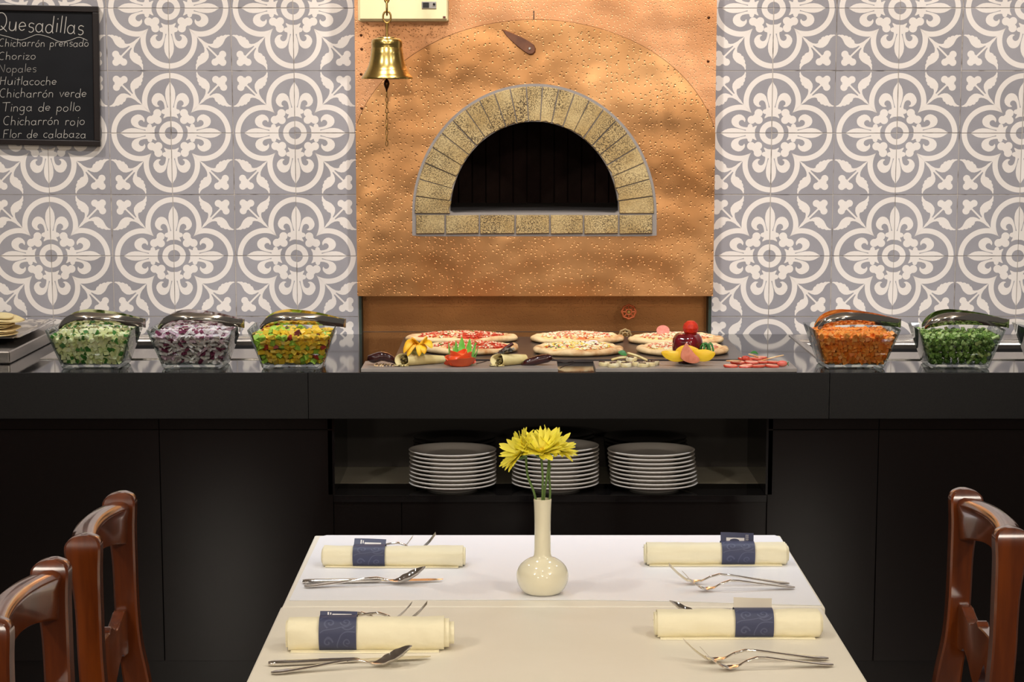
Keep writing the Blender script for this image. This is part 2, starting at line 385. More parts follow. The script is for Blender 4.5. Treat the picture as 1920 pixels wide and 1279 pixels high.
# ------------------------------------------------------------ chalkboard
def chalkboard():
    t = thing('chalkboard', atY(0, 275, 7.14), 'black framed chalkboard with a handwritten chalk menu hung on the tiled wall', 'chalkboard')
    o0 = t.location.copy()
    def P(x, y, Y=7.125): return atY(x, y, Y) - o0
    tr, br = P(184, 12), P(188, 275); dx = -.385
    tl, bl = tr + Vector((dx, 0, .0075)), br + Vector((dx, 0, .0075))
    up = (tl - bl); rt = (br - bl); H, W = up.length, rt.length; up.normalize(); rt.normalize()
    def L(u, v, y=0): p = bl + rt * u + up * v; return (p.x, p.y + y, p.z)
    fb = MB(); fw = .0185
    for u0, u1, v0, v1 in ((0, W, 0, fw), (0, W, H - fw, H), (0, fw, fw, H - fw), (W - fw, W, fw, H - fw)):
        q = [(u0, v0), (u1, v0), (u1, v1), (u0, v1)]
        fb.add([L(u, v, -.004) for u, v in q] + [L(u, v, .018) for u, v in q], [(0, 1, 2, 3), (7, 6, 5, 4), (0, 4, 5, 1), (1, 5, 6, 2), (2, 6, 7, 3), (3, 7, 4, 0)])
    fb.build('frame', M['frame'], t, bevel=.002)
    sb = MB(); q = [(fw * .9, fw * .9), (W - fw * .9, fw * .9), (W - fw * .9, H - fw * .9), (fw * .9, H - fw * .9)]
    sb.add([L(u, v, .005) for u, v in q] + [L(u, v, .015) for u, v in q], [(0, 1, 2, 3), (7, 6, 5, 4), (0, 4, 5, 1), (1, 5, 6, 2), (2, 6, 7, 3), (3, 7, 4, 0)])
    bd = sb.build('board', M['chalkboard'], t)
    a = lambda cx, cy, rx, ry, a0, a1, n=9: [(cx + rx * math.cos(R(lerp(a0, a1, i / n))), cy + ry * math.sin(R(lerp(a0, a1, i / n)))) for i in range(n + 1)]
    G = {  # stroke letters: (width, [polylines]); x-height 1, ascender 1.9
        'Q': (1.5, [a(.7, .95, .65, .95, 60, 420, 16), [(.8, .45), (1.5, -.15)]]), 'u': (1, [[(.1, 1), (.1, .4)] + a(.42, .35, .32, .35, 180, 360) + [(.78, 1)], [(.78, 1), (.84, 0)]]),
        'e': (.9, [[(.1, .5), (.75, .6)] + a(.42, .55, .35, .45, 10, 320, 10)]), 's': (.8, [[(.7, .9)] + a(.42, .75, .26, .25, 60, 230, 6) + a(.42, .25, .28, .27, 60, -140, 7)]),
        'a': (1, [a(.42, .47, .36, .47, 40, 400, 12), [(.76, 1), (.78, .2), (.9, 0)]]), 'd': (1, [a(.42, .47, .36, .47, 40, 400, 12), [(.8, 1.9), (.8, .2), (.9, 0)]]),
        'i': (.4, [[(.2, 1), (.2, 0)], [(.2, 1.4), (.23, 1.52)]]), 'l': (.4, [[(.2, 1.9), (.2, .05)]]), 'C': (1.15, [a(.65, .9, .55, .9, 60, 300, 12)]),
        'h': (.95, [[(.12, 1.9), (.12, 0)], [(.12, .6)] + a(.43, .62, .3, .36, 170, 0, 7) + [(.75, 0)]]), 'c': (.8, [a(.45, .5, .38, .5, 50, 310, 9)]),
        'r': (.75, [[(.15, 1), (.15, 0)], [(.15, .55)] + a(.45, .65, .28, .33, 170, 40, 5)]), 'o': (.95, [a(.45, .48, .37, .48, 80, 440, 13)]),
        'ó': (.95, [a(.45, .48, .37, .48, 80, 440, 13), [(.4, 1.25), (.65, 1.6)]]), 'n': (.95, [[(.12, 1), (.12, 0)], [(.12, .6)] + a(.43, .62, .3, .36, 170, 0, 7) + [(.75, 0)]]),
        'p': (.95, [[(.12, 1), (.12, -.75)], a(.45, .5, .34, .45, 170, -170, 11)]), 'z': (.85, [[(.1, .95), (.72, .95), (.12, .05), (.78, .08)]]), 'N': (1.2, [[(.12, 0), (.12, 1.7), (.9, .1), (.95, 1.8)]]),
        'H': (1.2, [[(.12, 1.8), (.12, 0)], [(.95, 1.8), (.9, 0)], [(.12, .9), (.92, .95)]]), 't': (.65, [[(.32, 1.75), (.3, 0)], [(.02, 1.2), (.62, 1.22)]]), 'v': (.85, [[(.08, 1), (.4, 0), (.78, 1)]]),
        'T': (1.2, [[(.6, 1.8), (.6, 0)], [(0, 1.8), (1.2, 1.85)]]), 'g': (1, [a(.42, .5, .35, .45, 40, 400, 12), [(.77, .95), (.77, -.35)] + a(.45, -.4, .32, .35, 0, -150, 6)]),
        'j': (.5, [[(.3, 1), (.3, -.4)] + a(.05, -.4, .25, .35, 0, -130, 5), [(.3, 1.4), (.33, 1.52)]]), 'F': (1, [[(.12, 1.8), (.12, 0)], [(.12, 1.8), (.9, 1.85)], [(.12, 1), (.7, 1)]]),
        'b': (.95, [[(.12, 1.9), (.12, .05)], a(.45, .48, .34, .45, 170, -170, 11)]), ' ': (.75, [])}
    Yb = atY(0, 0, 7.1298).y
    c = MB()
    def stroke(pts, wd):
        pts = [Vector(p) for p in pts]
        c.tube([tuple(p) for p in pts], wd, 5, flat=.35, up=(0, 1, 0))
    rr = random.Random(5)
    def text(s, x0, x1, yb, xh, wd, slope=0):
        tot = sum(G[ch][0] for ch in s); k = (x1 - x0) / tot; x = x0
        for ch in s:
            wch, st = G[ch]; jy = rr.uniform(-.8, .8) * xh / 10
            for pl in st:
                pts = []
                for (u, v) in pl:
                    px = x + (u * .93) * k; py = yb + slope * (px - x0) - (v * xh) + jy
                    pts.append(P(px + .12 * (v) * xh, py, 7.1292))
                if len(pts) > 3: pts = spline(pts, 2)
                stroke(pts, wd)
            x += wch * k
    text('Quesadillas', -13, 158, 55, 17, .0013, .055)
    stroke(spline([P(x, y, 7.1292) for x, y in ((-5, 64), (15, 69), (38, 75), (55, 70), (70, 65), (90, 69), (112, 78), (130, 76), (148, 70), (164, 76))], 6), .0008)
    for s, x0, x1, yb, xh in (('Chicharrón prensado', -3, 167, 89, 8), ('Chorizo', -4, 68, 113, 8), ('Nopales', -3, 69, 137, 8.5), ('Huitlacoche', -1, 107, 161, 8.5),
                              ('Chicharrón verde', -2, 163, 184, 9), ('Tinga de pollo', 3, 152, 210, 9), ('Chicharrón rojo', 5, 160, 236, 9), ('Flor de calabaza', 5, 162, 260, 8.5)):
        text(s, x0, x1, yb - 1.5, xh, .00075 if s != 'Nopales' else .0005)
    c.build('chalk_writing', M['chalk'], t)
chalkboard()

# ------------------------------------------------------------ pizza oven
def oven():
    YC = 7.095                                            # front face of the copper
    t = thing('pizza_oven', (.0725, YC, .9), 'wood oven with hammered copper front and yellow brick arch built into the tiled wall', 'oven')
    o0 = t.location.copy()
    def P(x, y, Y=YC): return atY(x, y, Y) - o0
    X0, X1 = -.49 - o0.x, .637 - o0.x
    def ray_ring(shape, n=180):                            # shape(angle) -> point (x,y) in pixels on the wall
        return [shape(2 * PI * i / n) for i in range(n)]
    cx, cy = 1002, 380
    def ray_hit(f, a):                                     # march outwards until outside f
        lo, hi = 0, 900; dx, dy = math.cos(a), -math.sin(a)
        for _ in range(40):
            m_ = (lo + hi) / 2
            if f(cx + dx * m_, cy + dy * m_): lo = m_
            else: hi = m_
        return (cx + dx * lo, cy + dy * lo)
    brick_out = lambda x, y: (abs(x - 1002) < 226 and 400 <= y < 440) or (y < 400 and ((x - 1002) / 226) ** 2 + ((y - 400) / 240) ** 2 < 1)
    def zX(p, q): return True
    W0, W1, ZB, ZT = X0, X1, 1.027 - .9, 2.88 - .9
    def arch_in(x, y):
        p = P(x, y)
        if p.x < W0 or p.x > W1 or p.z < ZB: return False
        if y < 300: return ((x - 1003) / 345) ** 2 + ((y - 300) / 263) ** 2 < 1
        return True
    angs = [2 * PI * i / 240 for i in range(240)]
    corner = []
    for X, Z in ((W0, ZB), (W1, ZB), (W0, ZT), (W1, ZT)):
        # pixel of the corner by inversion (small Newton search)
        x, y = 960, 400
        for _ in range(30):
            p = P(x, y); q = P(x + 1, y); r_ = P(x, y + 1)
            x += (X - p.x) / (q.x - p.x); y += (Z - p.z) / (r_.z - p.z)
        corner.append(math.atan2(-(y - cy), x - cx) % (2 * PI))
    A2 = sorted(angs + corner)
    def ringmesh(fo, fi, y0, y1, mb):
        n = len(A2)
        O = [P(*ray_hit(fo, a)) for a in A2]; I = [P(*ray_hit(fi, a)) for a in A2]
        vs = [(p.x, y0, p.z) for p in O] + [(p.x, y0, p.z) for p in I] + [(p.x, y1, p.z) for p in O] + [(p.x, y1, p.z) for p in I]
        fs = []
        for i in range(n):
            j = (i + 1) % n
            fs += [(i, j, n + j, n + i), (i, 2 * n + i, 2 * n + j, j), (n + i, n + j, 3 * n + j, 3 * n + i)]
        mb.add(vs, fs)
    arch = MB(); ringmesh(arch_in, brick_out, -.003, .004, arch)
    a_ = arch.build('arch_plate', M['copper'], t); tag(a_, 'smoother copper plate cut to a wide arch around the bricks')
    def rect_in(x, y):
        p = P(x, y); return W0 < p.x < W1 and ZB < p.z < ZT
    up = MB(); ringmesh(rect_in, brick_out, .004, .05, up)
    # closed underside of the projecting front
    up.box(W0, W1, .004, .16, ZB - .001, ZB + .003)
    up.build('copper_surround', M['copper_up'], t)
    s = MB(); p0, p1 = P(1001, 20), P(1001, 36); s.box(p0.x - .0015, p0.x + .0015, .002, .005, p1.z, p0.z + .0); s.build('sheet_joint', M['black_metal'], t)
    # lower recessed sheet, in two overlapping strips
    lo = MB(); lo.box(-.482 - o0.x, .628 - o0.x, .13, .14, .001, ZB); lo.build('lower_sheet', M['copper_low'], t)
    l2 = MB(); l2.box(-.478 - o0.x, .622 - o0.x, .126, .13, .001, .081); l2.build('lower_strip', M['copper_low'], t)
    jm = mat('dark_green_paint', '2F3B30', .5)
    for x in (-.49, .628): j = MB(); j.box(x - o0.x, x + .009 - o0.x, .055, .14, .001, ZB); j.build('recess_jamb', jm, t)
    # dark-coloured bead as the shadow in the gap around the arch plate
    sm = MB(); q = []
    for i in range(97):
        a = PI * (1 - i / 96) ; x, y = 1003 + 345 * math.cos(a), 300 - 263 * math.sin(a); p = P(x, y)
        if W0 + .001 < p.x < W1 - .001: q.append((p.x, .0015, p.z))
    sm.tube(q, .0016, 6, up=(0, 1, 0)); sm.build('arch_seam_shade', mat('seam_shadow_copper', '5A3A22', .5, .6), t)
    # grey mortar rim around bricks
    rim_in = lambda x, y: (abs(x - 1002) < 229 and 400 <= y < 443) or (y < 400 and ((x - 1002) / 229) ** 2 + ((y - 400) / 243) ** 2 < 1)
    cav = lambda x, y: (abs(x - 1002) < 158 and 380 <= y < 400) or (y < 400 and ((x - 1002) / 158) ** 2 + ((y - 400) / 172) ** 2 < 1)
    rm = MB(); ringmesh(rim_in, cav, -.0065, .06, rm); rm.build('mortar_rim', M['mortar_rim'], t)
    # bricks
    bk = MB(); rr = random.Random(11)
    def el(a, rx, ry): return (1002 + rx * math.cos(a), 400 - ry * math.sin(a))
    nb = 23
    for i in range(nb):
        a0, a1 = PI * (i + .03) / nb, PI * (i + .97) / nb
        rings = []
        dj = rr.uniform(-.002, .002)
        inner = []; outer = []
        for k in range(5):
            a = lerp(a0, a1, k / 4); inner.append(el(a, 159 + rr.uniform(-1.6, 1.6), 173 + rr.uniform(-1.6, 1.6))); outer.append(el(a, 224, 238))
        loop = inner + outer[::-1]
        pts = [P(*q) for q in loop]; c_ = sum(pts, Vector()) / len(pts)
        fr = [(c_.x + (p.x - c_.x) * .965, -.012 + dj, c_.z + (p.z - c_.z) * .965) for p in pts]
        md = [(p.x, -.008 + dj, p.z) for p in pts]; bk_ = [(p.x, .05, p.z) for p in pts]
        bk.loft([fr, md, bk_], True, True)
    xs = [779, 835, 899, 966, 1031, 1094, 1160, 1224]
    for a, b in zip(xs, xs[1:]):
        q = [(a + 1.5, 403 + rr.uniform(0, 1)), (b - 1.5, 403), (b - 1.5, 437), (a + 1.5, 438)]
        pts = [P(*v) for v in q]; c_ = sum(pts, Vector()) / 4
        bk.loft([[(c_.x + (p.x - c_.x) * .975, -.014, c_.z + (p.z - c_.z) * .95) for p in pts], [(p.x, -.010, p.z) for p in pts], [(p.x, .05, p.z) for p in pts]])
    bk.build('brick_arch', M['brick'], t)
    # dark vault behind the mouth
    ch = MB(); NR = 28; rings = []
    for Y, k in ((.06, 1), (.16, 1.02), (.3, 1.12), (.6, 1.12), (.8, 1.1)):
        ring = []
        for i in range(NR + 1):
            a = PI * i / NR; p = P(*el(a, 158 * k, 172 * (1 + (k - 1) * .5))); ring.append((p.x, Y, p.z))
        rings.append(ring)
    ch.loft(rings, closed=False)
    zf = P(1002, 400).z
    ch.build('oven_vault', M['soot'], t, smooth=40)
    bw = MB(); xx = P(820, 400).x; ww = (P(1190, 400).x - xx) / 13
    for i in range(13):
        bw.box(xx + i * ww + .0015, xx + (i + 1) * ww - .0015, .8 - (.01 if i % 2 else .0), .85, zf - .05, P(1002, 225).z + .03)
    bw.box(xx - .3, xx + 13 * ww + .3, .812, .87, zf - .1, P(1002, 225).z + .2)
    bw.build('back_wall_bricks', M['soot'], t, bevel=.003)
    hf = MB(); hf.box(P(830, 400).x - .02, P(1175, 400).x + .02, -.006, .86, zf - .012, zf - .001); hf.build('hearth_floor', M['mortar'], t)
    # rivets down both edges
    for x, y in ((677, 66), (678, 92), (677, 139), (678, 203), (1329, 33), (1328, 115), (1326, 207)):
        p = P(x, y); rv = MB(); rv.lathe([(0, -.0045), (.003, -.004), (.0045, -.001), (.0045, .004)], 12, mi=0)
        o = rv.build('rivet', mat('dark_rivet', '6A4630', .35, 1) if 'rv' not in M else M['rv'], t, smooth=60)
        M['rv'] = o.data.materials[0]; o.rotation_euler = (R(-90), 0, 0); o.location = (p.x, .004, p.z)
    # draught cover: a drop-shaped flap held by one screw
    q = [(942, 56), (947, 56.5), (960, 61.5), (975, 68), (992, 77), (1001, 84), (1004.5, 91), (1004, 98), (1000, 102.5), (993, 103.5), (985, 99), (972, 89), (958, 76), (948, 66)]
    pts = [P(*v) for v in q]; d = MB()
    c_ = sum(pts, Vector()) / len(pts)
    d.loft([[(c_.x + (p.x - c_.x) * .93, -.016, c_.z + (p.z - c_.z) * .9) for p in pts], [(p.x, -.012, p.z) for p in pts], [(p.x, -.002, p.z) for p in pts]])
    dc = d.build('draught_flap', M['leather'], t); p = P(993, 91)
    sc = MB(); sc.lathe([(0, -.004), (.0022, -.004), (.0025, -.002), (.0036, -.002), (.004, 0), (.004, .004)], 14)
    so = sc.build('screw', M['steel'], dc); so.rotation_euler = (R(-90), 0, 0); so.location = (p.x, -.0165, p.z)
oven()

# ------------------------------------------------------------ cream control box over the copper
def control_box():
    YB = 6.98
    a, b = atY(671, 39, YB), atY(840, 37, YB)
    t = thing('control_box', (a.x, 7.095, a.z), 'cream metal control box with a small thermostat mounted high on the copper front', 'control box')
    o0 = t.location.copy(); W = b.x - a.x; H = .34
    m = MB(); m.box(0, W, YB - o0.y + .004, -.002, .0, H); m.build('case', M['box'], t, bevel=.003)
    m = MB(); m.box(.006, W - .003, YB - o0.y - .004, YB - o0.y + .003, .005, H - .004); m.build('door', M['box'], t, bevel=.002)
    def P(x, y): return atY(x, y, YB - .004) - o0
    p, q = P(791, 16), P(818, 3)
    th = MB(); th.box(p.x, q.x, p.y - .004, p.y, p.z, q.z)
    tho = th.build('thermostat', mat('grey_plastic', '9A948C', .4), t, bevel=.001)
    s = MB(); s.box(p.x + .003, p.x + .022, p.y - .006, p.y - .0035, p.z + .003, q.z - .003); s.build('display', M['black_metal'], tho)
    s = MB(); s.lathe([(0, -.007), (.0035, -.006), (.004, 0)], 14); k = s.build('knob', M['black_metal'], tho, smooth=40); k.rotation_euler = (R(-90), 0, 0); k.location = (q.x - .0065, p.y - .004, (p.z + q.z) / 2 + .003)
    p = P(833, 32); s = MB(); s.box(p.x - .004, p.x + .004, p.y - .003, p.y, p.z - .0025, p.z + .0025); s.build('lock', mat('dark_red_lock', '5A1A10', .4), t)
control_box()

# ------------------------------------------------------------ bell
def bell():
    YB = 6.72
    def P(x, y): return atY(x, y, YB)
    top = P(726, 70); t = thing('hanging_bell', P(726, 148), 'polished brass bell hanging on a chain left of the brick oven arch', 'bell')
    o0 = t.location.copy(); sc = (P(727, 100) - P(726, 100)).x / 8
    prof = []
    for y, r in ((566, 0), (566, 60), (569, 110), (575, 142), (590, 150), (592, 178), (600, 205), (612, 222), (640, 231), (690, 233), (700, 229), (708, 231), (716, 229), (735, 230), (744, 235), (820, 242), (880, 252), (940, 266), (990, 280), (1030, 298), (1050, 308), (1056, 314), (1062, 314), (1070, 322), (1080, 324), (1090, 334), (1105, 340), (1120, 350), (1140, 366), (1160, 380), (1178, 388), (1188, 384), (1180, 366), (1120, 330), (1000, 262), (800, 225), (620, 205), (600, 0)):
        prof.append((r * sc, (1188 - y) * sc))
    b = MB(); b.lathe(prof, 64); b.build('bell_body', M['brass'], t, smooth=50)
    def L(x, y): return tuple(P(x, y) - o0)
    c = MB(); z0 = top.z - o0.z
    c.tube([L(725.5, 72), L(725.5, 60), L(725.5, 44)], [.0055, .0035, .005], 10); c.build('hanger', M['brass_dull'], t, smooth=60)
    c = MB(); ctr = Vector(L(725.5, 32))
    ring = [(ctr.x + .0115 * math.cos(a), ctr.y, ctr.z + .017 * math.sin(a)) for a in [2 * PI * i / 24 for i in range(25)]]
    c.tube(ring, .0028, 8, up=(0, 1, 0)); c.build('chain_link', M['brass_dull'], t, smooth=60)
    z = ctr.z + .027
    n = 0; zc = CAM_H
    while z + o0.z < 2.86:
        c = MB(); rot = n % 2 == 0
        ring = [((ctr.x, ctr.y + .008 * math.cos(a), z + .021 * math.sin(a)) if rot else (ctr.x + .008 * math.cos(a), ctr.y, z + .021 * math.sin(a))) for a in [2 * PI * i / 20 for i in range(21)]]
        c.tube(ring, .0028, 8, up=(1, 0, 0) if rot else (0, 1, 0)); c.build('chain_link', M['brass_dull'], t, smooth=60); z += .036; n += 1
    c = MB(); c.box(ctr.x - .02, ctr.x + .02, ctr.y - .02, ctr.y + .02, z - .03, 2.899 - o0.z); c.build('ceiling_hook', M['black_metal'], t)
    c = MB(); c.tube([L(724, 130), L(725, 148), L(725, 151), L(725, 157), L(725, 163), L(725, 168), L(725, 172)], [.002, .002, .006, .009, .0065, .003, .002], 12)
    c.build('clapper', mat('dark_brass', '4A3018', .4, 1), t, smooth=60)
    ys = [172 + i * 10.2 for i in range(10)]
    for i, y in enumerate(ys):
        c = MB(); p = Vector(L(725 + .3 * (i % 2), y + 5))
        ring = [(p.x + (.0032 if i % 2 else .0012) * math.cos(a), p.y + .0022 * math.cos(a), p.z + .0092 * math.sin(a)) for a in [2 * PI * k / 16 for k in range(17)]]
        c.tube(ring, .0011, 6, up=(0, 1, 0)); c.build('pull_chain_link', M['brass_dull'], t, smooth=60)
bell()

# ------------------------------------------------------------ valves at the foot of the oven
def valves():
    for (x, y, r, col, lab, Y) in ((1179, 585, .0215, 'C9622F', 'orange red handwheel valve on the dark copper sheet below the oven', 7.15),
                                   (1172, 629, .0185, 'A88A5A', 'dull brass handwheel half hidden behind the pizzas under the orange one', 7.13)):
        c = atY(x, y, Y); t = thing('valve', (c.x, 7.225, c.z), lab, 'valve'); dy = c.y - 7.225
        m = mat('valve_paint_' + col.lower(), col, .45, .2)
        w = MB(); ring = []
        n = 48
        for i in range(n + 1):
            a = 2 * PI * i / n; rr = r * (1 + .06 * math.cos(8 * a)); ring.append((rr * math.cos(a), dy, rr * math.sin(a)))
        w.tube(ring, .0034, 8, up=(0, 1, 0))
        w.tube([(.009 * math.cos(2 * PI * i / 24), dy, .009 * math.sin(2 * PI * i / 24)) for i in range(25)], .0028, 8, up=(0, 1, 0))
        for i in range(8):
            a = 2 * PI * (i + .0) / 8; w.tube([(.010 * math.cos(a), dy, .010 * math.sin(a)), (r * 1.02 * math.cos(a), dy, r * 1.02 * math.sin(a))], .0026, 6)
        w.build('handwheel', m, t, smooth=50)
        s = MB(); s.tube([(0, dy - .004, 0), (0, dy + .02, 0), (0, .003, 0)], [.005, .0045, .0045], 12, up=(0, 0, 1)); s.build('spindle', M['brass_dull'], t, smooth=40)
valves()

# ------------------------------------------------------------ counter
ZC, YF = .90, 6.10
RW = (.88, 2.25, 6.405, 7.10)      # right warmer x0,x1,y0,y1
LW = (-1.36, -.66, 6.42, 7.10)
def counter():
    t = thing('countertop', (0, YF, ZC), 'long polished black granite countertop of the buffet in front of the oven', 'countertop'); o = Vector((0, YF, ZC))
    m = MB(); zt, zb = 0, -.03
    X = [-2.6, LW[0], LW[1], RW[0], RW[1], 2.6]
    for i in range(5):
        x0, x1 = X[i], X[i + 1]
        if i in (1, 3):
            W = LW if i == 1 else RW
            m.box(x0, x1, 0, W[2] - YF, zb, zt)
            m.box(x0, x1, W[3] - YF, 7.1465 - YF, zb, zt)
        else: m.box(x0, x1, 0, 7.1465 - YF, zb, zt)
    m.box(-.481, .627, 7.1465 - YF, 7.2225 - YF, zb, zt)
    m.build('slab', M['granite'], t)
    a = MB(); xa = [-2.6, atY(578, 740, YF).x, atY(1555, 740, YF).x, 2.6]
    for x0, x1 in zip(xa, xa[1:]):
        a = MB(); a.box(x0 + .0005, x1 - .0005, -.002, .03, -.128, -.0005); a.build('apron', M['granite_apron'], t, bevel=.001)
    # ---- the base
    b = thing('counter_base', (0, YF + .02, 0), 'black stone front of the buffet counter with an open niche for plates', 'counter'); yb = YF + .02
    nx0, nx1, nz0, nz1 = atY(626, 850, YF).x, atY(1438, 850, YF).x, .556, .772
    def panel(x0, x1, z0, z1, name='front_panel', mt='granite_front', y0=0, y1=.02):
        p = MB(); p.box(x0 + .0008, x1 - .0008, y0, y1, z0 + .0008, z1 - .0008); return p.build(name, M[mt], b, bevel=.0012)
    xl, xr = atY(303, 1000, YF + .02).x, atY(1643, 1000, YF + .02).x
    xm = atY(753, 960, YF + .02).x
    zs = atY(300, 806, YF + .02).z
    for x0, x1 in ((-2.6, xl), (xl, nx0 - .004), (nx1 + .004, xr), (xr, 2.6)):
        panel(x0, x1, .082, zs); panel(x0, x1, zs, .771)
    panel(nx0 - .004, xm, .082, nz0 - .004); panel(xm, nx1 + .004, .082, nz0 - .004)
    p = MB(); p.box(-2.6, 2.6, .03, .05, 0, .08); p.build('toe_kick', M['granite_front'], b)
    p = MB(); p.box(-2.6, 2.6, .021, .025, .08, .77); 
    # core behind the panels, leaving the niche free
    c = MB(); yk = 1.02
    c.box(-2.6, nx0 - .02, .026, yk, .08, .869); c.box(nx1 + .02, 2.6, .026, yk, .08, .869)
    c.box(nx0 - .02, nx1 + .02, .026, yk, .08, nz0 - .02); c.box(nx0 - .02, nx1 + .02, .5, yk, nz0 - .02, .869)
    # hollows under the warmers are shallow pans, the core stays below them
    c = MB(); c.box(-2.6, nx0 - .02, .026, yk, .08, .78); c.box(nx1 + .02, 2.6, .026, yk, .08, .78)
    c.box(nx0 - .02, nx1 + .02, .026, yk, .08, nz0 - .02); c.box(nx0 - .02, nx1 + .02, .51, yk, nz0 - .02, .78)
    c.build('core', M['black_metal'], b)
    M['niche'] = mat('niche_grey_black', '4A443E', .7)
    n = MB(); n.box(nx0 - .004, nx1 + .004, -.004, .19, nz0 - .02, nz0); n.build('niche_floor', M['granite'], b, bevel=.001)
    n = MB(); n.box(nx0 - .004, nx1 + .004, .191, .50, nz0 - .02, nz0); tag(n.build('niche_rear_board', mat('pale_board', 'CFC6AE', .6, col2='DAD2BC', scale=9), b), 'pale bare board at the back of the niche floor')
    n = MB(); n.box(nx0 - .018, nx0, .0, .50, nz0 + .001, .775); n.build('niche_side', M['granite'], b)
    n = MB(); n.box(nx1, nx1 + .018, .0, .50, nz0 + .001, .775); n.build('niche_side', M['granite'], b)
    n = MB(); n.box(nx0, nx1, .488, .50, nz0 + .001, .775); n.build('niche_back', M['niche'], b)
    n = MB(); n.box(nx0, nx1, .03, .50, .776, .79); n.build('niche_top', M['niche'], b)
    return nx0, nx1
NX0, NX1 = counter()

def warmer(W, lab, inner, name='food_warmer'):
    x0, x1, y0, y1 = W; t = thing(name, (x0, y0, ZC), lab, 'food warmer')
    w_, d_ = x1 - x0, y1 - y0; ix0, ix1, iy0, iy1 = inner[0] - x0, inner[1] - x0, inner[2] - y0, inner[3] - y0
    f = MB(); zt = .003
    lip = .03
    def q(a0, a1, b0, b1, z): return [(a0, b0, z), (a1, b0, z), (a1, b1, z), (a0, b1, z)]
    f.loft([q(0, w_, 0, d_, -.02), q(0, w_, 0, d_, zt), q(.004, w_ - .004, .004, d_ - .004, zt + .001), q(ix0 - .022, ix1 + .022, iy0 - .06, iy1 + .06, zt),
            q(ix0 - .022, ix1 + .022, iy0 - .06, iy1 + .06, -.002), q(ix0 - .003, ix1 + .003, iy0 - .004, iy1 + .004, -.003), q(ix0, ix1, iy0, iy1, -.008), q(ix0, ix1, iy0, iy1, -.11)], False, False)
    f.build('steel_frame', M['steel'], t, bevel=.0006)
    p = MB(); p.loft([q(ix0 + .001, ix1 - .001, iy0 + .001, iy1 - .001, -.02), q(ix0 + .002, ix1 - .002, iy0 + .002, iy1 - .002, -.1)], False, True)
    p.add(q(ix0, ix1, iy0, iy1, -.1), [(0, 1, 2, 3)])
    p.build('black_pan', M['black_void'], t)
    return t
warmer(RW, 'stainless food warmer with a black opening sunk in the counter behind the carrots and broccoli', (.915, 2.2, 6.65, 6.90))
warmer(LW, 'stainless food warmer with a black opening sunk in the counter behind the onions and peppers', (-1.33, -.70, 6.74, 7.0))

def griddle():
    t = thing('steel_griddle', (-1.9, 6.3, ZC + .0005), 'raised stainless steel plate unit standing at the left end of the counter', 'griddle')
    m = MB(); m.box(-.6, .48, 0, .8, 0, .036); m.build('plate_body', M['steel'], t, bevel=.004, seg=3)
griddle()
def tray():
    zt = ZC + .0375
    t = thing('flatbread_tray', (-1.66, 6.72, zt), 'shallow stainless tray holding the flatbreads on the steel griddle', 'tray')
    def q(a, b, z, r=.02): 
        out = []
        for cx_, cy_, s in ((a - r, b - r, 0), (-a + r, b - r, 90), (-a + r, -b + r, 180), (a - r, -b + r, 270)):
            out += [(cx_ + r * math.cos(R(s + k * 22.5)), cy_ + r * math.sin(R(s + k * 22.5)), z) for k in range(5)]
        return out
    m = MB(); m.loft([q(.17, .22, 0), q(.19, .24, .004), q(.215, .265, .021), q(.235, .285, .024), q(.235, .285, .022), q(.214, .263, .019), q(.188, .238, .006), q(.168, .218, .003)], True, True)
    m.build('tray_body', M['chrome'], t, smooth=40); 
    tm = mat('flatbread_dough', 'E3CE96', .8, col2='C99A52', scale=22, lo=.5, hi=.75, bump=.001, bscale=50)
    rr = random.Random(21)
    for i in range(8):
        z = .006 + i * .0076; f = MB(); NR = 6; NA = 30; rings_t = []; rings_b = []
        R0 = .125 + rr.uniform(-.012, .008); ox, oy = rr.uniform(-.012, .018), rr.uniform(-.012, .012)
        def hh(x, y): return .0045 * noise.noise(Vector((x * 14, y * 14, i * .25))) * (1 if i else .3) + (.10 * max(0, x - .075) * (1 if i > 3 else 0) * -1)
        top = [[(ox + R0 * k / NR * (1 + .05 * noise.noise(Vector((math.cos(a) * 2, math.sin(a) * 2, i)))) * math.cos(a), oy + R0 * k / NR * math.sin(a)) for a in [2 * PI * j / NA for j in range(NA)]] for k in range(1, NR + 1)]
        R1 = [[(x, y, z + .0042 + hh(x, y)) for x, y in r] for r in top]; R2 = [[(x, y, z + hh(x, y) + .0006) for x, y in r] for r in top]
        f.loft(R1 + R2[::-1], True, True)
        o = f.build('flatbread', tm, None, smooth=60); o.location = t.location + Vector((.045, 0, .0))
        lab = 'golden flatbread lying topmost in the stack on the steel tray' if i == 7 else ('soft flatbread at the very bottom of the stack on the steel tray' if i == 0 else 'soft flatbread on the steel tray, %s of the stack' % ['', 'second from the bottom', 'third from the bottom', 'fourth from the bottom', 'fourth from the top', 'third from the top', 'second from the top', ''][i])
        tag(o, lab, 'flatbread', 'flatbreads stacked on the steel tray' if 0 < i < 7 else None)
tray()
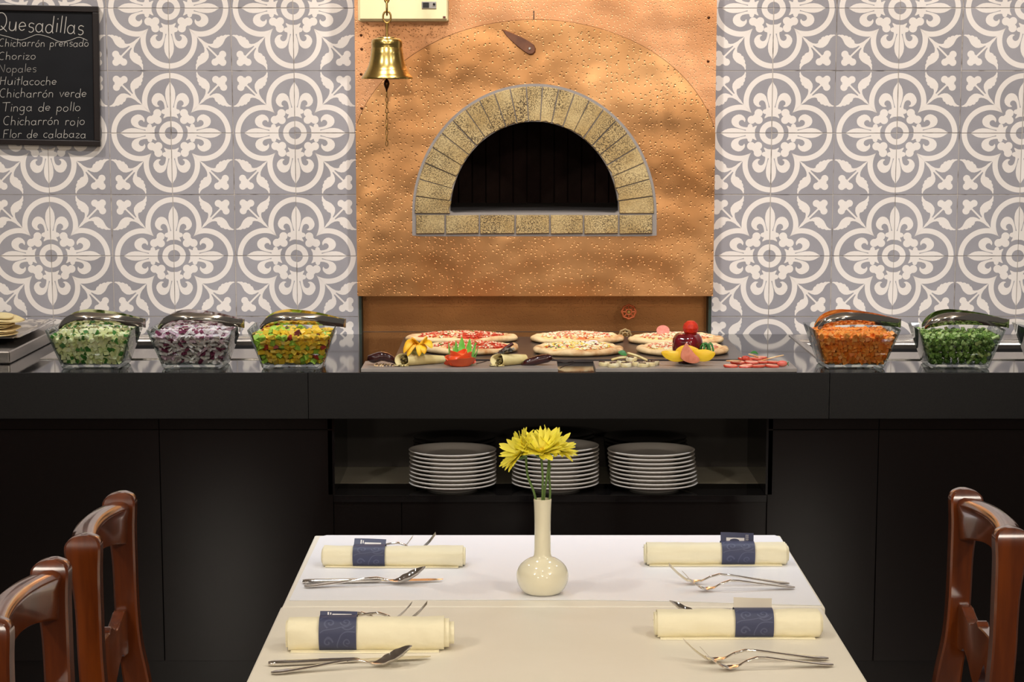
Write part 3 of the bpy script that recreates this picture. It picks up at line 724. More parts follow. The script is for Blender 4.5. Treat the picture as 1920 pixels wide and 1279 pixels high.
# ------------------------------------------------------------ glass bowls with diced vegetables
def rsq(h, z, r=.018, n=4):
    out = []
    for cx_, cy_, s in ((h - r, h - r, 0), (-h + r, h - r, 90), (-h + r, -h + r, 180), (h - r, -h + r, 270)):
        out += [(cx_ + r * math.cos(R(s + k * 90 / n)), cy_ + r * math.sin(R(s + k * 90 / n)), z) for k in range(n + 1)]
    return out
BH = .112
def half_at(z): return interp([(0, .082), (.012, .086), (.05, .099), (BH, .120)], z)
BOWLS = [(-1.167, 6.258), (-.886, 6.256), (-.612, 6.258), (.950, 6.258), (1.244, 6.262), (1.545, 6.262)]
def bowl_proto():
    m = MB()
    prof_o = [(.066, 0, .014), (.080, 0, .014), (.084, .004, .014), (.086, .012, .013), (.099, .05, .012), (.1185, BH - .003, .009), (.1195, BH, .009)]
    prof_i = [(.1165, BH, .0085), (.1145, BH - .003, .008), (.0945, .05, .010), (.0815, .015, .011), (.076, .0115, .012), (.06, .0115, .012)]
    m.loft([rsq(h, z, r) for h, z, r in prof_o + prof_i], True, True)
    return m
def cubes(seed, mats, size, fill, wts, flat=(1, 1, 1), dome=.012, skin=None, jit=.35):
    """diced vegetable heap filling the bowl; mats: list of materials; skin = index of the peel material"""
    rr = random.Random(seed); m = MB(); s = size * .92; z = .0155 + s * .5; row = 0
    while z < fill + dome:
        hw = half_at(z - s * .45) - .0055 - s * .5
        n = int(2 * hw / s) + 1; st = 2 * hw / max(1, n - 1)
        for i in range(n):
            for j in range(n):
                x, y = -hw + i * st + (row % 2) * st * .2, -hw + j * st
                edge = max(abs(x), abs(y)) / hw
                top = fill + dome * (1 - edge ** 2) + rr.uniform(-.006, .006)
                if z > top: continue
                if edge < .72 and z < fill - 2.2 * s: continue     # the unseen middle of the heap stays loose
                x = max(-hw, min(hw, x + rr.uniform(-1, 1) * s * jit * .5)); y = max(-hw, min(hw, y + rr.uniform(-1, 1) * s * jit * .5))
                k = s * rr.uniform(.40, .56)
                rot = Matrix.Rotation(rr.uniform(-.7, .7), 3, 'X') @ Matrix.Rotation(rr.uniform(-.7, .7), 3, 'Y') @ Matrix.Rotation(rr.uniform(0, PI), 3, 'Z')
                dims = [k * flat[0] * rr.uniform(.8, 1.15), k * flat[1] * rr.uniform(.8, 1.15), k * flat[2] * rr.uniform(.75, 1.15)]
                vs = [tuple(rot @ Vector((a * dims[0], b * dims[1], c * dims[2])) + Vector((x, y, z + rr.uniform(-.002, .002)))) for c in (-1, 1) for b in (-1, 1) for a in (-1, 1)]
                mi = rr.choices(range(len(wts)), wts)[0]
                fs = [(0, 2, 3, 1), (4, 5, 7, 6), (0, 1, 5, 4), (2, 6, 7, 3), (0, 4, 6, 2), (1, 3, 7, 5)]
                m.add(vs, fs, mi)
                if skin is not None and rr.random() < .75: m.m[-1 - rr.randrange(6)] = skin
                if skin is not None and rr.random() < .3: m.m[-1 - rr.randrange(6)] = skin
        z += s * .92; row += 1
    return m
def broccoli(seed, mats, fill, leafy=False):
    rr = random.Random(seed); m = MB(); z = .022; s = .019
    while z < fill + .012:
        hw = half_at(z - .008) - .0055 - s * .52; n = int(2 * hw / s) + 1; st = 2 * hw / max(1, n - 1)
        for i in range(n):
            for j in range(n):
                x, y = -hw + i * st, -hw + j * st; edge = max(abs(x), abs(y)) / hw
                if z > fill + .01 * (1 - edge ** 2) + rr.uniform(-.004, .006): continue
                if edge < .7 and z < fill - .035: continue
                if rr.random() < .16:
                    d = Vector((rr.uniform(-1, 1), rr.uniform(-1, 1), rr.uniform(-1, 1))).normalized() * .010
                    c = Vector((x, y, z)); m.tube([c - d, c, c + d], [.005, .004, .0055], 7, mi=3 if rr.random() < .6 else 2); continue
                r = rr.uniform(.0075, .0105)
                for q in range(5):
                    d = Vector((rr.uniform(-1, 1), rr.uniform(-1, 1), rr.uniform(-1, 1))).normalized() * r * .55
                    xx, yy = max(-hw, min(hw, x + d.x)), max(-hw, min(hw, y + d.y))
                    mi = rr.choices((0, 1, 2), (4, 4, 2.0 if z > fill - .02 else .8))[0]
                    m.ball((xx, yy, z + d.z), r * rr.uniform(.5, .72), 8, 5, mi=mi, jit=.7, seed=rr.random() * 50)
        z += s * .9
    return m
def tongs(seed):
    """two long steel arms joined at a squared end; origin in the middle of the bowl's rim"""
    rr = random.Random(seed); t = []
    for k in (-1, 1):
        ctrl = [(.135, 0 * k, .010), (.132, .008 * k, .010), (.11, .016 * k, .013), (.06, .034 * k, .020), (.0, .046 * k, .0235), (-.045, .047 * k, .021), (-.08, .040 * k, .009), (-.098, .030 * k, -.006)]
        pts = spline(ctrl, 7); n = len(pts); m = MB(); rings = []
        for i, p in enumerate(pts):
            u = i / (n - 1); h = interp([(0, .0115), (.25, .0115), (.45, .015), (.65, .018), (.8, .016), (.93, .010), (1, .004)], u)
            cur = interp([(0, 0), (.35, .0015), (.6, .006), (.9, .004), (1, 0)], u)
            zt = p.z; y = p.y
            ring = [(p.x, y - k * .0, zt - h), (p.x, y + k * cur * .8, zt - h * .45), (p.x, y + k * cur, zt), (p.x, y + k * cur * .8, zt + h * .45), (p.x, y, zt + h),
                    (p.x, y - k * .0014, zt + h), (p.x, y + k * (cur * .8 - .0014), zt + h * .45), (p.x, y + k * (cur - .0014), zt), (p.x, y + k * (cur * .8 - .0014), zt - h * .45), (p.x, y - k * .0014, zt - h)]
            rings.append(ring)
        m.loft(rings); t.append(m)
    e = MB(); e.box(.131, .1365, -.0035, .0035, -.003, .0225)
    return t, e
veg = {
    'zucchini': dict(cubes=(1, ['zuc_a', 'zuc_b', 'zuc_c'], .0135, .096, (5, 4, 0)), skin=2),
}
def vm(name, a, b, **k): return mat(name, a, .38, col2=b, scale=60, **k)
zu = [vm('zucchini_flesh', 'EAE8B4', 'D8DE9C', sss=.2), vm('zucchini_pale', 'F2EFC8', 'E0E6B4', sss=.2), vm('zucchini_peel', '2F6A28', '4F8A38')]
on = [vm('onion_white', 'E9E1DC', 'DCCFD2', sss=.2), vm('onion_lilac', 'C9A3B4', 'D9BEC8'), vm('onion_purple', '6E2844', '8A3C5C')]
pe = [vm('pepper_yellow', 'FCC82C', 'F8D54A', sss=.15), vm('pepper_lime', 'B2D450', '98C23C', sss=.15), vm('pepper_red', 'B8301C', '9A2418'), vm('pepper_gold', 'F0D060', 'F4C030'), vm('pepper_dark', '5A1420', '6E2028')]
ca = [vm('carrot', 'FB9A3C', 'FDA850', sss=.2), vm('carrot_deep', 'F58428', 'F99434', sss=.2)]
br = [vm('broccoli_dark', '4A6A22', '587A30', bump=.0015, bscale=350), vm('broccoli_mid', '74963E', '86A64C', bump=.0015, bscale=350), vm('broccoli_light', 'C2D68C', 'ACC878', bump=.0015, bscale=350), vm('broccoli_stem', 'C4CC88', 'A8BC64')]
contents = [
    (cubes(1, zu, .0135, .094, (5, 4, 0), skin=2), zu, 'diced_zucchini', 'pale green diced zucchini with dark peel heaped in the leftmost glass bowl', 'zucchini'),
    (cubes(2, on, .0135, .095, (6, 2, 1.6), flat=(1.25, 1.2, .5)), on, 'chopped_onion', 'chopped white and purple onion heaped in the glass bowl', 'onion'),
    (cubes(3, pe, .0155, .092, (5, 4, .9, 2, .4), flat=(1.15, 1.1, .8)), pe, 'diced_peppers', 'diced yellow, green and red peppers heaped in the glass bowl nearest the oven on the left', 'peppers'),
    (cubes(4, ca, .0125, .092, (3, 2)), ca, 'diced_carrot', 'bright orange diced carrot heaped in the glass bowl', 'carrots'),
    (broccoli(5, br, .093), br, 'chopped_broccoli', 'chopped dark and light green broccoli heaped in the glass bowl', 'broccoli'),
    (broccoli(6, br, .100), br, 'chopped_greens', 'pale green chopped vegetable just showing in the bowl cut by the right edge', 'greens')]
blab = ['flared square glass bowl of diced zucchini, leftmost on the counter', 'flared square glass bowl holding chopped red onion', 'flared square glass bowl holding diced yellow and green peppers',
        'flared square glass bowl holding orange diced carrots', 'flared square glass bowl holding chopped broccoli', 'flared square glass bowl cut off by the right edge of the photo']
tlab = ['steel serving tongs lying across the bowl of diced zucchini', 'steel serving tongs lying across the bowl of red onion', 'steel serving tongs lying across the bowl of yellow and green peppers',
        'steel serving tongs lying across the bowl of orange carrots', 'steel serving tongs lying across the bowl of broccoli']
b0 = bowl_proto().build('glass_bowl', M['glass'], None, smooth=50)
ta, te = tongs(0); tr = thing('serving_tongs', (0, 0, 0), 'x', 'tongs', 'serving tongs on the glass bowls')
for a in ta: a.build('arm', M['chrome'], tr, smooth=50)
te.build('end_cap', M['chrome'], tr, bevel=.001)
ang = [2, -1, 1, 2, -2]; offs = [(-.002, .010), (-.004, .008), (.006, .010), (.004, .008), (.012, .004)]
for i, (x, y) in enumerate(BOWLS):
    b = b0 if i == 0 else b0.copy()
    if i: COL.objects.link(b)
    b.location = (x, y, ZC + .0002); b.rotation_euler = (0, 0, R([0, -1, 1, 1, -2, 0][i]))
    tag(b, blab[i], 'bowl', 'square glass bowls on the counter')
    mb, ms, nm, lab, cat = contents[i]
    c = mb.build(nm, ms, None); c.location = b.location; c.rotation_euler = b.rotation_euler; tag(c, lab, cat, None, 'stuff')
    if i < 5:
        loc = (x + offs[i][0], y + offs[i][1] + .01, ZC + BH + .0005)
        if i == 0: tr.location = loc; tr.rotation_euler = (R(0), R(1.5), R(ang[0])); tr['label'] = tlab[0]; t_ = tr
        else: t_ = dup(tr, loc, (0, R(1.5), R(ang[i])), tlab[i])
        t_.scale = (1.02, 1.0, 1.0)

# ------------------------------------------------------------ slates and pizzas
zs = ZC + .0003
def slab(name, x0, x1, y0, y1, th, m, lab, cat):
    t = MB(); t.box(x0, x1, y0, y1, 0, th); o = t.build(name, m, None, bevel=.0012); o.location = (0, 0, zs); return tag(o, lab, cat)
slab('serving_slate', -.336, .668, 6.34, 6.965, .010, M['slate_dark'], 'wide dark slate under all the pizzas in front of the oven', 'slate')
slab('serving_board', -.414, .1265, 6.104, 6.285, .0105, M['slate'], 'grey slate board at the counter edge holding the tomato rose and rolled tortillas', 'board')
slab('serving_board', .229, .7815, 6.104, 6.285, .0105, M['slate'], 'grey slate board at the counter edge holding the apple and strawberries', 'board')
ZS, ZB_ = zs + .0104, zs + .0108
def pizza(x, y, rx, ry, rz, seed, top, lab, tops, th=.020):
    rr = random.Random(seed); t = thing('pizza', (x, y, ZS), lab, 'pizza', 'pizzas on the dark slate', rz)
    NA = 72; prof = [(.0, .0), (.90, .0), (.985, .22), (1.0, .5), (.985, .78), (.94, .97), (.89, 1.0), (.84, .9), (.80, .72), (.78, .62)]
    rings = []
    def rad(a): return 1 + .05 * noise.noise(Vector((math.cos(a) * 1.3, math.sin(a) * 1.3, seed))) + .018 * noise.noise(Vector((math.cos(a) * 5, math.sin(a) * 5, seed)))
    def hgt(a): return th * (.88 + .38 * noise.noise(Vector((math.cos(a) * 2.2, math.sin(a) * 2.2, seed + 9))) + .15 * noise.noise(Vector((math.cos(a) * 7, math.sin(a) * 7, seed))))
    for r, h in prof[1:]:
        rings.append([(r * rad(a) * rx * math.cos(a), r * rad(a) * ry * math.sin(a), h * hgt(a)) for a in [2 * PI * j / NA for j in range(NA)]])
    m = MB(); m.loft(rings, True, False); m.build('crust', M['dough'], t, smooth=70)
    rings = []
    for k in range(7):
        r = .80 * (1 - k / 7.0)
        rings.append([(r * rad(a) * rx * math.cos(a), r * rad(a) * ry * math.sin(a), (.70 * hgt(a) if k == 0 else th * (.80 + .55 * (1 - (r / .8) ** 2)) + .0035 * noise.noise(Vector((r * 9 * math.cos(a), r * 9 * math.sin(a), seed))))) for a in [2 * PI * j / NA for j in range(NA)]])
    m = MB(); m.loft(rings, False, True); m.build('topping', M[top], t, smooth=60)
    m = MB(); names = [q[0] for q in tops]
    for mi, (nm, cnt, s) in enumerate(tops):
        for _ in range(cnt):
            a, r = rr.uniform(0, 2 * PI), math.sqrt(rr.random()) * .74
            m.T = Matrix.Translation((r * rx * math.cos(a), r * ry * math.sin(a), th * (.80 + .55 * (1 - (r / .8) ** 2)) + s * .2)) @ Matrix.Rotation(rr.uniform(0, PI), 4, 'Z') @ Matrix.Rotation(rr.uniform(-.5, .5), 4, 'X')
            m.ball((0, 0, 0), (s * rr.uniform(.7, 1.3), s * rr.uniform(.5, 1), s * rr.uniform(.3, .55)), 8, 5, mi=mi, jit=.6, seed=rr.random() * 90)
    m.T = Matrix.Identity(4)
    o = m.build('garnish', [M[n] for n in names], t, smooth=60); o['kind'] = 'stuff'
    return t
ham = [('t_red', 190, .0045), ('t_pink', 130, .0045), ('t_white', 170, .0042), ('t_green', 6, .005)]
veg_ = [('t_white', 230, .0052), ('t_yellow', 70, .0055), ('t_green', 22, .005), ('t_purple', 16, .005), ('t_red', 30, .0045), ('t_dark', 6, .006)]
pal = [('t_white', 240, .005), ('t_pink', 130, .005), ('t_red', 30, .0042)]
def PX(x0, x1, Y): P = FPX / (Y * .9877 + .11); return (x0 - 960) / P, (x1 - 960) / P
for (x0, x1, Y, ry, sd, top, lab, tp) in (
        (761, 972, 6.845, .115, 1, 'sauce', 'red topped oval pizza furthest back on the left of the dark slate', ham),
        (792, 972, 6.545, .125, 2, 'sauce', 'red topped pizza behind the tomato rose with its green crown', ham),
        (993, 1171, 6.83, .12, 3, 'cheese', 'thick crusted pizza with ham at the back, in the middle of the slate', pal),
        (999, 1167, 6.515, .135, 4, 'cheese', 'pizza with cheese, onion rings and green leaves in front at the middle of the slate', veg_),
        (1175, 1357, 6.80, .115, 5, 'cheese', 'pale pizza with a pink ham slice at the back right of the slate', pal),
        (1193, 1368, 6.515, .130, 6, 'cheese', 'pale cheese pizza right behind the dark red apple', pal)):
    a, b = PX(x0, x1, Y); pizza((a + b) / 2, Y, (b - a) / 2, ry, 0, sd, top, lab, tp)
# ham slice standing on the back right pizza, onion rings on the middle pizza
p = atY(1243, 634, 6.80); m = MB(); m.loft([[(.020 * math.cos(a), 0, .018 * math.sin(a)) for a in [2 * PI * i / 20 for i in range(20)]], [(.020 * math.cos(a), .002, .018 * math.sin(a)) for a in [2 * PI * i / 20 for i in range(20)]]])
o = m.build('ham_slice', mat('ham', 'C8644E', .5, col2='D47E68', scale=80), None); o.location = (p.x, 6.80, ZS + .036); o.rotation_euler = (R(-35), 0, 0); tag(o, 'round pink ham slice lying on the pizza at the back right', 'ham slice')
wo = mat('white_onion_ring', 'EFE6EC', .4)
for (x, y, Y) in ((1100, 645, 6.49), (1112, 640, 6.55)):
    p = atY(x, y, Y); m = MB()
    m.tube([(.012 * math.cos(a), .011 * math.sin(a), .0) for a in [2 * PI * i / 20 for i in range(21)]], .0022, 6)
    o = m.build('onion_ring', wo, None, smooth=50); o.location = (p.x, Y, ZS + .026); o.rotation_euler = (R(14), 0, 0)
    tag(o, 'raw white onion ring on the middle front pizza, ' + ('nearer the crust' if Y < 6.5 else 'the further one'), 'onion ring', 'onion rings on the middle pizza')

# ------------------------------------------------------------ left board: chillies, rolled tortillas, tomato rose
def P3(x, y, z): return atZ(x, y, z)
chili_m = mat('glossy_dried_chili', '1C0605', .13, col2='3A0C09', scale=30, coat=.6, bump=.003, bscale=45)
chili_r = mat('red_dried_chili', '4A1410', .25, bump=.001)
stem_m = mat('dark_stem', '2A1A10', .6)
def chili(name, pts, rad, stem, srad, lab, m=None, n=14):
    c = [Vector(q) for q in pts]; o0 = c[0].copy(); o0.z = ZB_; t = thing(name, o0, lab, 'chili')
    sp = spline([q - o0 for q in c], 5); rs = [interp([(i / (len(rad) - 1), r) for i, r in enumerate(rad)], k / (len(sp) - 1)) for k in range(len(sp))]
    b = MB(); b.tube(sp, rs, n); b.build('pod', m or chili_m, t, smooth=70)
    s = MB(); s.tube(spline([Vector(q) - o0 for q in stem], 5), srad, 7); s.build('stem', stem_m, t, smooth=70); return t
Y1 = 6.18
def Q(x, y, Y=Y1): return atY(x, y, Y)
chili('dried_chili', [Q(689, 671), Q(700, 672), Q(716, 668), Q(731, 672), Q(743, 680)], [.006, .0135, .0135, .012, .004], [Q(742, 680), Q(748, 684.0), Q(756, 686)], .0016, 'glossy dark dried chili at the left end of the left board')
chili('dried_chili', [Q(978, 685), Q(988, 680.5), Q(1008, 675), Q(1026, 671.5), Q(1035, 671)], [.004, .011, .0135, .0125, .007], [Q(1034, 672), Q(1046, 677), Q(1060, 680), Q(1073, 677), Q(1076, 681), Q(1062, 685), Q(1050, 690.5, 6.13)], .0013, 'glossy dark dried chili with a curled stem at the right of the left board')
tort = mat('soft_tortilla', 'EADAA2', .65, col2='DCC582', scale=18, sss=.1, bump=.0006)
fill_m = mat('mushroom_filling', '4A3A1C', .5, col2='8A7838', scale=90, bump=.003, bscale=120)
def roll(x0, x1, y, r0, r1, lab, dirr=1, seed=0, Y=6.17):
    a, b = atY(x0, y, Y), atY(x1, y, Y); L = b.x - a.x; t = thing('rolled_tortilla', (a.x, Y - .012, ZB_), lab, 'rolled tortilla', None, R(30)); L *= 1.12
    m = MB(); rings = []; n = 28
    for k in range(15):
        u = k / 14; r = lerp(r0, r1, u); x = L * u; ring = []
        for j in range(n):
            ph = 2 * PI * j / n; rr_ = r * (1 + .06 * noise.noise(Vector((math.cos(ph) * 1.5, math.sin(ph) * 1.5 + u * 3, seed))))
            slant = 0
            ring.append((x + (slant if k == 0 else 0) + (.003 * math.sin(ph) - .012 * math.cos(ph) if k == 0 else 0), rr_ * 1.15 * math.cos(ph) + .01 * u, max(.0008, r * .96 + rr_ * math.sin(ph))))
        rings.append(ring)
    inner = [[(p[0] + .0015, p[1] * .84, r0 * .96 + (p[2] - r0 * .96) * .8) for p in rings[0]], [(p[0] + .02, p[1] * .7, r0 * .9 + (p[2] - r0 * .96) * .7) for p in rings[0]]]
    m.loft(inner[::-1] + rings, False, True); m.build('wrap', tort, t, smooth=60)
    fl = MB(); q = []
    for k in range(9):
        u = k / 8; q.append([(-.022 + .03 * u, -.018 - .0 * u + w_ * .036, .0012 + .0022 * abs(w_ - .5) + .003 * u) for w_ in (0, .25, .5, .75, 1)])
    f2 = MB(); rr = random.Random(seed)
    for i in range(46):
        f2.ball((.008 + rr.uniform(-.008, .014), rr.uniform(-.6, .6) * r0, r0 * .9 + rr.uniform(-.5, .45) * r0), rr.uniform(.0025, .0045), 7, 5, jit=.6, seed=i)
    for i in range(10): f2.ball((rr.uniform(-.02, 0), rr.uniform(-.9, .9) * r0, .0025), rr.uniform(.0015, .003), 7, 5, jit=.6, seed=i + 50)
    o = f2.build('filling', fill_m, t, smooth=60); o['kind'] = 'stuff'
    # pointed flap of the tortilla in front of the mouth
    g = MB(); g.loft([[(-.024, -.004, .0035), (-.024, .004, .0035), (-.024, .004, .0050), (-.024, -.004, .0050)], [(-.008, -.014, .001), (-.008, .014, .001), (-.008, .014, .0026), (-.008, -.014, .0026)], [(.012, -.017, .001), (.012, .017, .001), (.012, .017, .0026), (.012, -.017, .0026)]]); g.build('flap', tort, t)
    return t
roll(754, 836, 676, .018, .0105, 'rolled tortilla with a mushroom filling under the yellow squash blossom', seed=1)
roll(933, 990, 676, .0175, .0135, 'rolled tortilla topped with grey mushrooms and a thin chili, between tomato rose and dark chili', seed=2)
bl_m = mat('squash_blossom_petal', 'F7A808', .5, col2='FACB24', scale=30, sss=.1); sep_m = mat('pale_blossom_base', 'B9BE7C', .6)
def blossom():
    t = thing('squash_blossom', Q(783, 658), 'orange yellow squash blossom with drooping petals on the left rolled tortilla', 'flower'); o0 = t.location.copy()
    base = Q(783, 658) - o0
    tips = [((770, 640), (757, 662), .006), ((779, 640), (772, 635), .004), ((787, 647), (786, 668), .007), ((800, 641), (810, 653), .007), ((796, 640), (798, 634), .004), ((774, 646), (764, 668), .006), ((793, 650), (796, 664), .006)]
    cen = Q(784, 646, 6.175) - o0; m = MB()
    for (mx, my), (ex, ey), wd in tips:
        a, b, c = cen, Q(mx, my, 6.165) - o0, Q(ex, ey, 6.150) - o0
        pts = spline([a + Vector((0, .004, -.004)), a.lerp(b, .5) + Vector((0, 0, .002)), b, b.lerp(c, .55) + Vector((0, -.002, .003)), c], 4)
        rs = [interp([(0, .005), (.3, .0105), (.6, .0115), (.85, .007), (1, .0008)], k / (len(pts) - 1)) for k in range(len(pts))]
        m.tube(pts, rs, 10, flat=.28, up=(0, -.5, 1))
    m.build('petals', bl_m, t, smooth=60)
    m = MB(); m.ball((.001, .006, -.004), (.021, .014, .011), 16, 10, jit=.35, seed=3); m.build('blossom_base', sep_m, t, smooth=60)
blossom()
def mushrooms():
    c = Q(946, 659, 6.168); rr = random.Random(9); t = MB()
    for i in range(40):
        x = rr.gauss(0, .013)
        t.T = Matrix.Translation((x, rr.uniform(-.007, .007), rr.uniform(-.003, .006) + x * .25)) @ Matrix.Rotation(rr.uniform(0, 3), 4, 'X') @ Matrix.Rotation(rr.uniform(0, 3), 4, 'Z')
        t.ball((0, 0, 0), (rr.uniform(.003, .0055), rr.uniform(.002, .004), .0016), 8, 5, mi=rr.choice((0, 1, 1)), jit=.5, seed=i)
    t.T = Matrix.Identity(4)
    o = t.build('chopped_mushrooms', [mat('grey_mushroom', '857C6C', .3), mat('dark_mushroom', '4A463C', .25)], None, smooth=60); o.location = c; tag(o, 'glistening grey chopped mushrooms on the right rolled tortilla', 'mushrooms', None, 'stuff')
    chili('dried_chili', [Q(924, 672, 6.19), Q(936, 662, 6.19), Q(950, 652, 6.19), Q(962, 644, 6.19)], [.0025, .0045, .0055, .0045], [Q(925, 672, 6.19), Q(912, 677, 6.17), Q(898, 681, 6.15), Q(893, 682.5, 6.15)], .0012, 'thin reddish dried chili leaning on the chopped mushrooms', chili_r, 10)
mushrooms()
def crumbs():
    rr = random.Random(4); m = MB()
    for i in range(60):
        p = P3(rr.uniform(700, 760), rr.uniform(682, 686.5), ZB_ + .001); m.ball((p.x, p.y, ZB_ + .0012), rr.uniform(.001, .0028), 6, 4, mi=rr.choice((0, 0, 1)), jit=.5, seed=i)
    tag(m.build('tortilla_crumbs', [M['dough'], M['t_dark']], None), 'scattered crumbs and filling beside the left dark chili', 'crumbs', None, 'stuff')
crumbs()
tom = mat('tomato_peel', 'EA4A1E', .25, col2='F06A38', scale=14, sss=.25); crown_m = mat('green_chayote', '72BC42', .35, col2='94D066', scale=30, sss=.15)
def tomato_rose():
    c = Q(863, 682, 6.165); t = thing('tomato_rose', (c.x, 6.165, ZB_), 'orange red tomato peel coiled like a rose on the left board', 'tomato')
    m = MB(); m.lathe([(0, .001), (.022, .001), (.032, .008), (.034, .018), (.030, .028), (.02, .034), (0, .036)], 28); m.build('heart', tom, t, smooth=60)
    for k, (a0, a1, r0, z0, z1, tilt) in enumerate(((200, 400, .042, .001, .026, .006), (20, 230, .041, .002, .028, .006), (250, 440, .034, .010, .040, .001), (80, 300, .031, .014, .043, 0), (-60, 130, .022, .02, .046, -.002))):
        m = MB(); n = 22; rings = []
        for i in range(n + 1):
            u = i / n; a = R(lerp(a0, a1, u)); h = math.sin(PI * min(1, max(0, u))) ** .5; r = r0 * (1 - .12 * u)
            zt = lerp(z0 + .006, z1, h) + .002 * noise.noise(Vector((u * 6, k, 0)))
            rings.append([((r * q + tl) * math.cos(a), (r * q + tl) * math.sin(a), z) for q, tl, z in ((.72, 0, z0), (.97, 0, lerp(z0, zt, .45)), (1, tilt, zt), (.96, tilt - .002, zt), (.90, 0, lerp(z0, zt, .45)), (.66, 0, z0 + .001))])
        m.loft(rings); m.build('peel_layer', tom, t, smooth=50)
    c2 = Vector((atY(868, 670, 6.225).x, 6.225, ZB_)); g = thing('green_spiked_garnish', c2, 'bright green vegetable cut into pointed spikes standing behind the tomato rose', 'garnish')
    spikes = [(841, 641, -.038, .010), (850, 643, -.028, .004), (855, 638, -.020, .014), (866, 631, -.004, .018), (881, 634, .012, .016), (892, 640, .024, .012), (897, 648, .034, .004), (887, 655, .024, -.012)]
    for i, (px, py, xo, yo) in enumerate(spikes):
        tip = atY(px, py, 6.225 + yo) - c2; m = MB()
        b = Vector((xo * .72, yo * .7, .0)); rings = []
        out = Vector((xo, yo, 0)).normalized(); side = Vector((-out.y, out.x, 0))
        for u in (0, .3, .55, .75, .9, 1):
            w_ = interp([(0, .011), (.45, .0115), (.8, .0065), (1, .0003)], u); p = b.lerp(tip, u) + out * .003 * math.sin(PI * u); th = .003 * (1 - u * .8)
            rings.append([tuple(p + side * w_ + Vector((0, 0, 0))), tuple(p + out * th), tuple(p - side * w_), tuple(p - out * th)])
        m.loft(rings); m.build('spike', crown_m, g, smooth=30)
    m = MB(); m.lathe([(0, 0), (.024, 0), (.028, .012), (.022, .02), (0, .018)], 20); m.build('base', crown_m, g, smooth=60)
tomato_rose()

# ------------------------------------------------------------ right board: grilled slices, apple, mango, strawberries
sl_m = mat('pale_slice', 'E9DDB8', .5, col2='D9C38A', scale=60, sss=.1); br_m = mat('chocolate_sauce', '3E1810', .25)
def slices():
    rr = random.Random(6)
    spec = [(1134, 678, 6.165, 'end'), (1150, 681, 6.135, 0), (1166, 674, 6.20, 0), (1174, 681, 6.14, 0), (1184, 670, 6.19, 2), (1196, 678, 6.165, 0), (1206, 681, 6.14, 0), (1219, 678, 6.16, 0), (1226, 679, 6.19, 0)]
    for i, (x, y, Y, k) in enumerate(spec):
        p = atY(x, y, Y); m = MB(); r = rr.uniform(.0145, .0175); z = ZB_ + (.011 if k == 2 else 0) + (.0 if i % 2 else .0)
        m.lathe([(0, .0), (r * .95, 0), (r, .003), (r, .008), (r * .93, .0105), (0, .011)], 18, mi=0)
        dr = MB()
        t = thing('banana_slice', (p.x, Y, z + (.0 if i not in (4, 7) else .0)), 'pale round banana slice with dark sauce, ' + ['at the left end of the heap', 'in front, second from the left', 'at the back left of the heap', 'in the front middle of the heap', 'topmost of the heap by the mint leaf', 'behind the front middle one', 'in front on the right', 'near the right end', 'at the right end of the heap'][i], 'banana slice', 'banana slices on the right board')
        m.build('slice', sl_m, t, smooth=40)
        q = [(rr.uniform(-r, r) * .8, -r * .9 + rr.uniform(0, r * 1.7), .0115) for _ in range(5)]
        dr.tube(spline(q, 4), .0014, 6, mi=0); dr.build('sauce', br_m, t, smooth=60)
        t.rotation_euler = (R(rr.uniform(-4, 4)), R(rr.uniform(-4, 4)), rr.uniform(0, 6)) if k == 2 else (0, 0, rr.uniform(0, 6))
    for j, (xa, ya, xb, yb, Y, lab) in enumerate(((1146, 675, 1177, 670, 6.225, 'pale long banana strip at the back left under the mint leaf'), (1176, 662, 1214, 676, 6.215, 'pale long banana strip slanting down right of the mint leaf'))):
        a, b = atY(xa, ya, Y), atY(xb, yb, Y); m = MB(); m.tube(spline([a, a.lerp(b, .5) + Vector((0, 0, .002)), b], 5), [.003] + [.006] * 9 + [.004], 10, flat=.6)
        tag(m.build('banana_strip', mat('golden_strip', 'D9C078', .5, col2='E6D49A', scale=50), None, smooth=60), lab, 'banana strip')
slices()
def leaf(name, c, L, W, rot, lab, cat='leaf', mt='leafg'):
    m = MB(); rings = []
    for i in range(9):
        u = i / 8; w_ = W * math.sin(PI * min(.98, u * .9 + .06)) ** .8 * (1 if u < 1 else .05); x = L * (u - .5); z = .004 * math.sin(PI * u)
        rings.append([(x, -w_, z + .002), (x, 0, z), (x, w_, z + .002), (x, w_, z + .0028), (x, 0, z + .0010), (x, -w_, z + .0028)])
    m.loft(rings); o = m.build(name, M[mt], None, smooth=50); o.location = c; o.rotation_euler = rot; return tag(o, lab, cat)
leaf('mint_leaf', atY(1167, 664, 6.19), .026, .0085, (R(50), R(20), 0), 'dark green mint leaf on top of the banana slices')
leaf('mint_leaf', atY(1414, 664, 6.20), .022, .006, (R(30), R(10), 0), 'small green mint leaf on top of the strawberry slices')
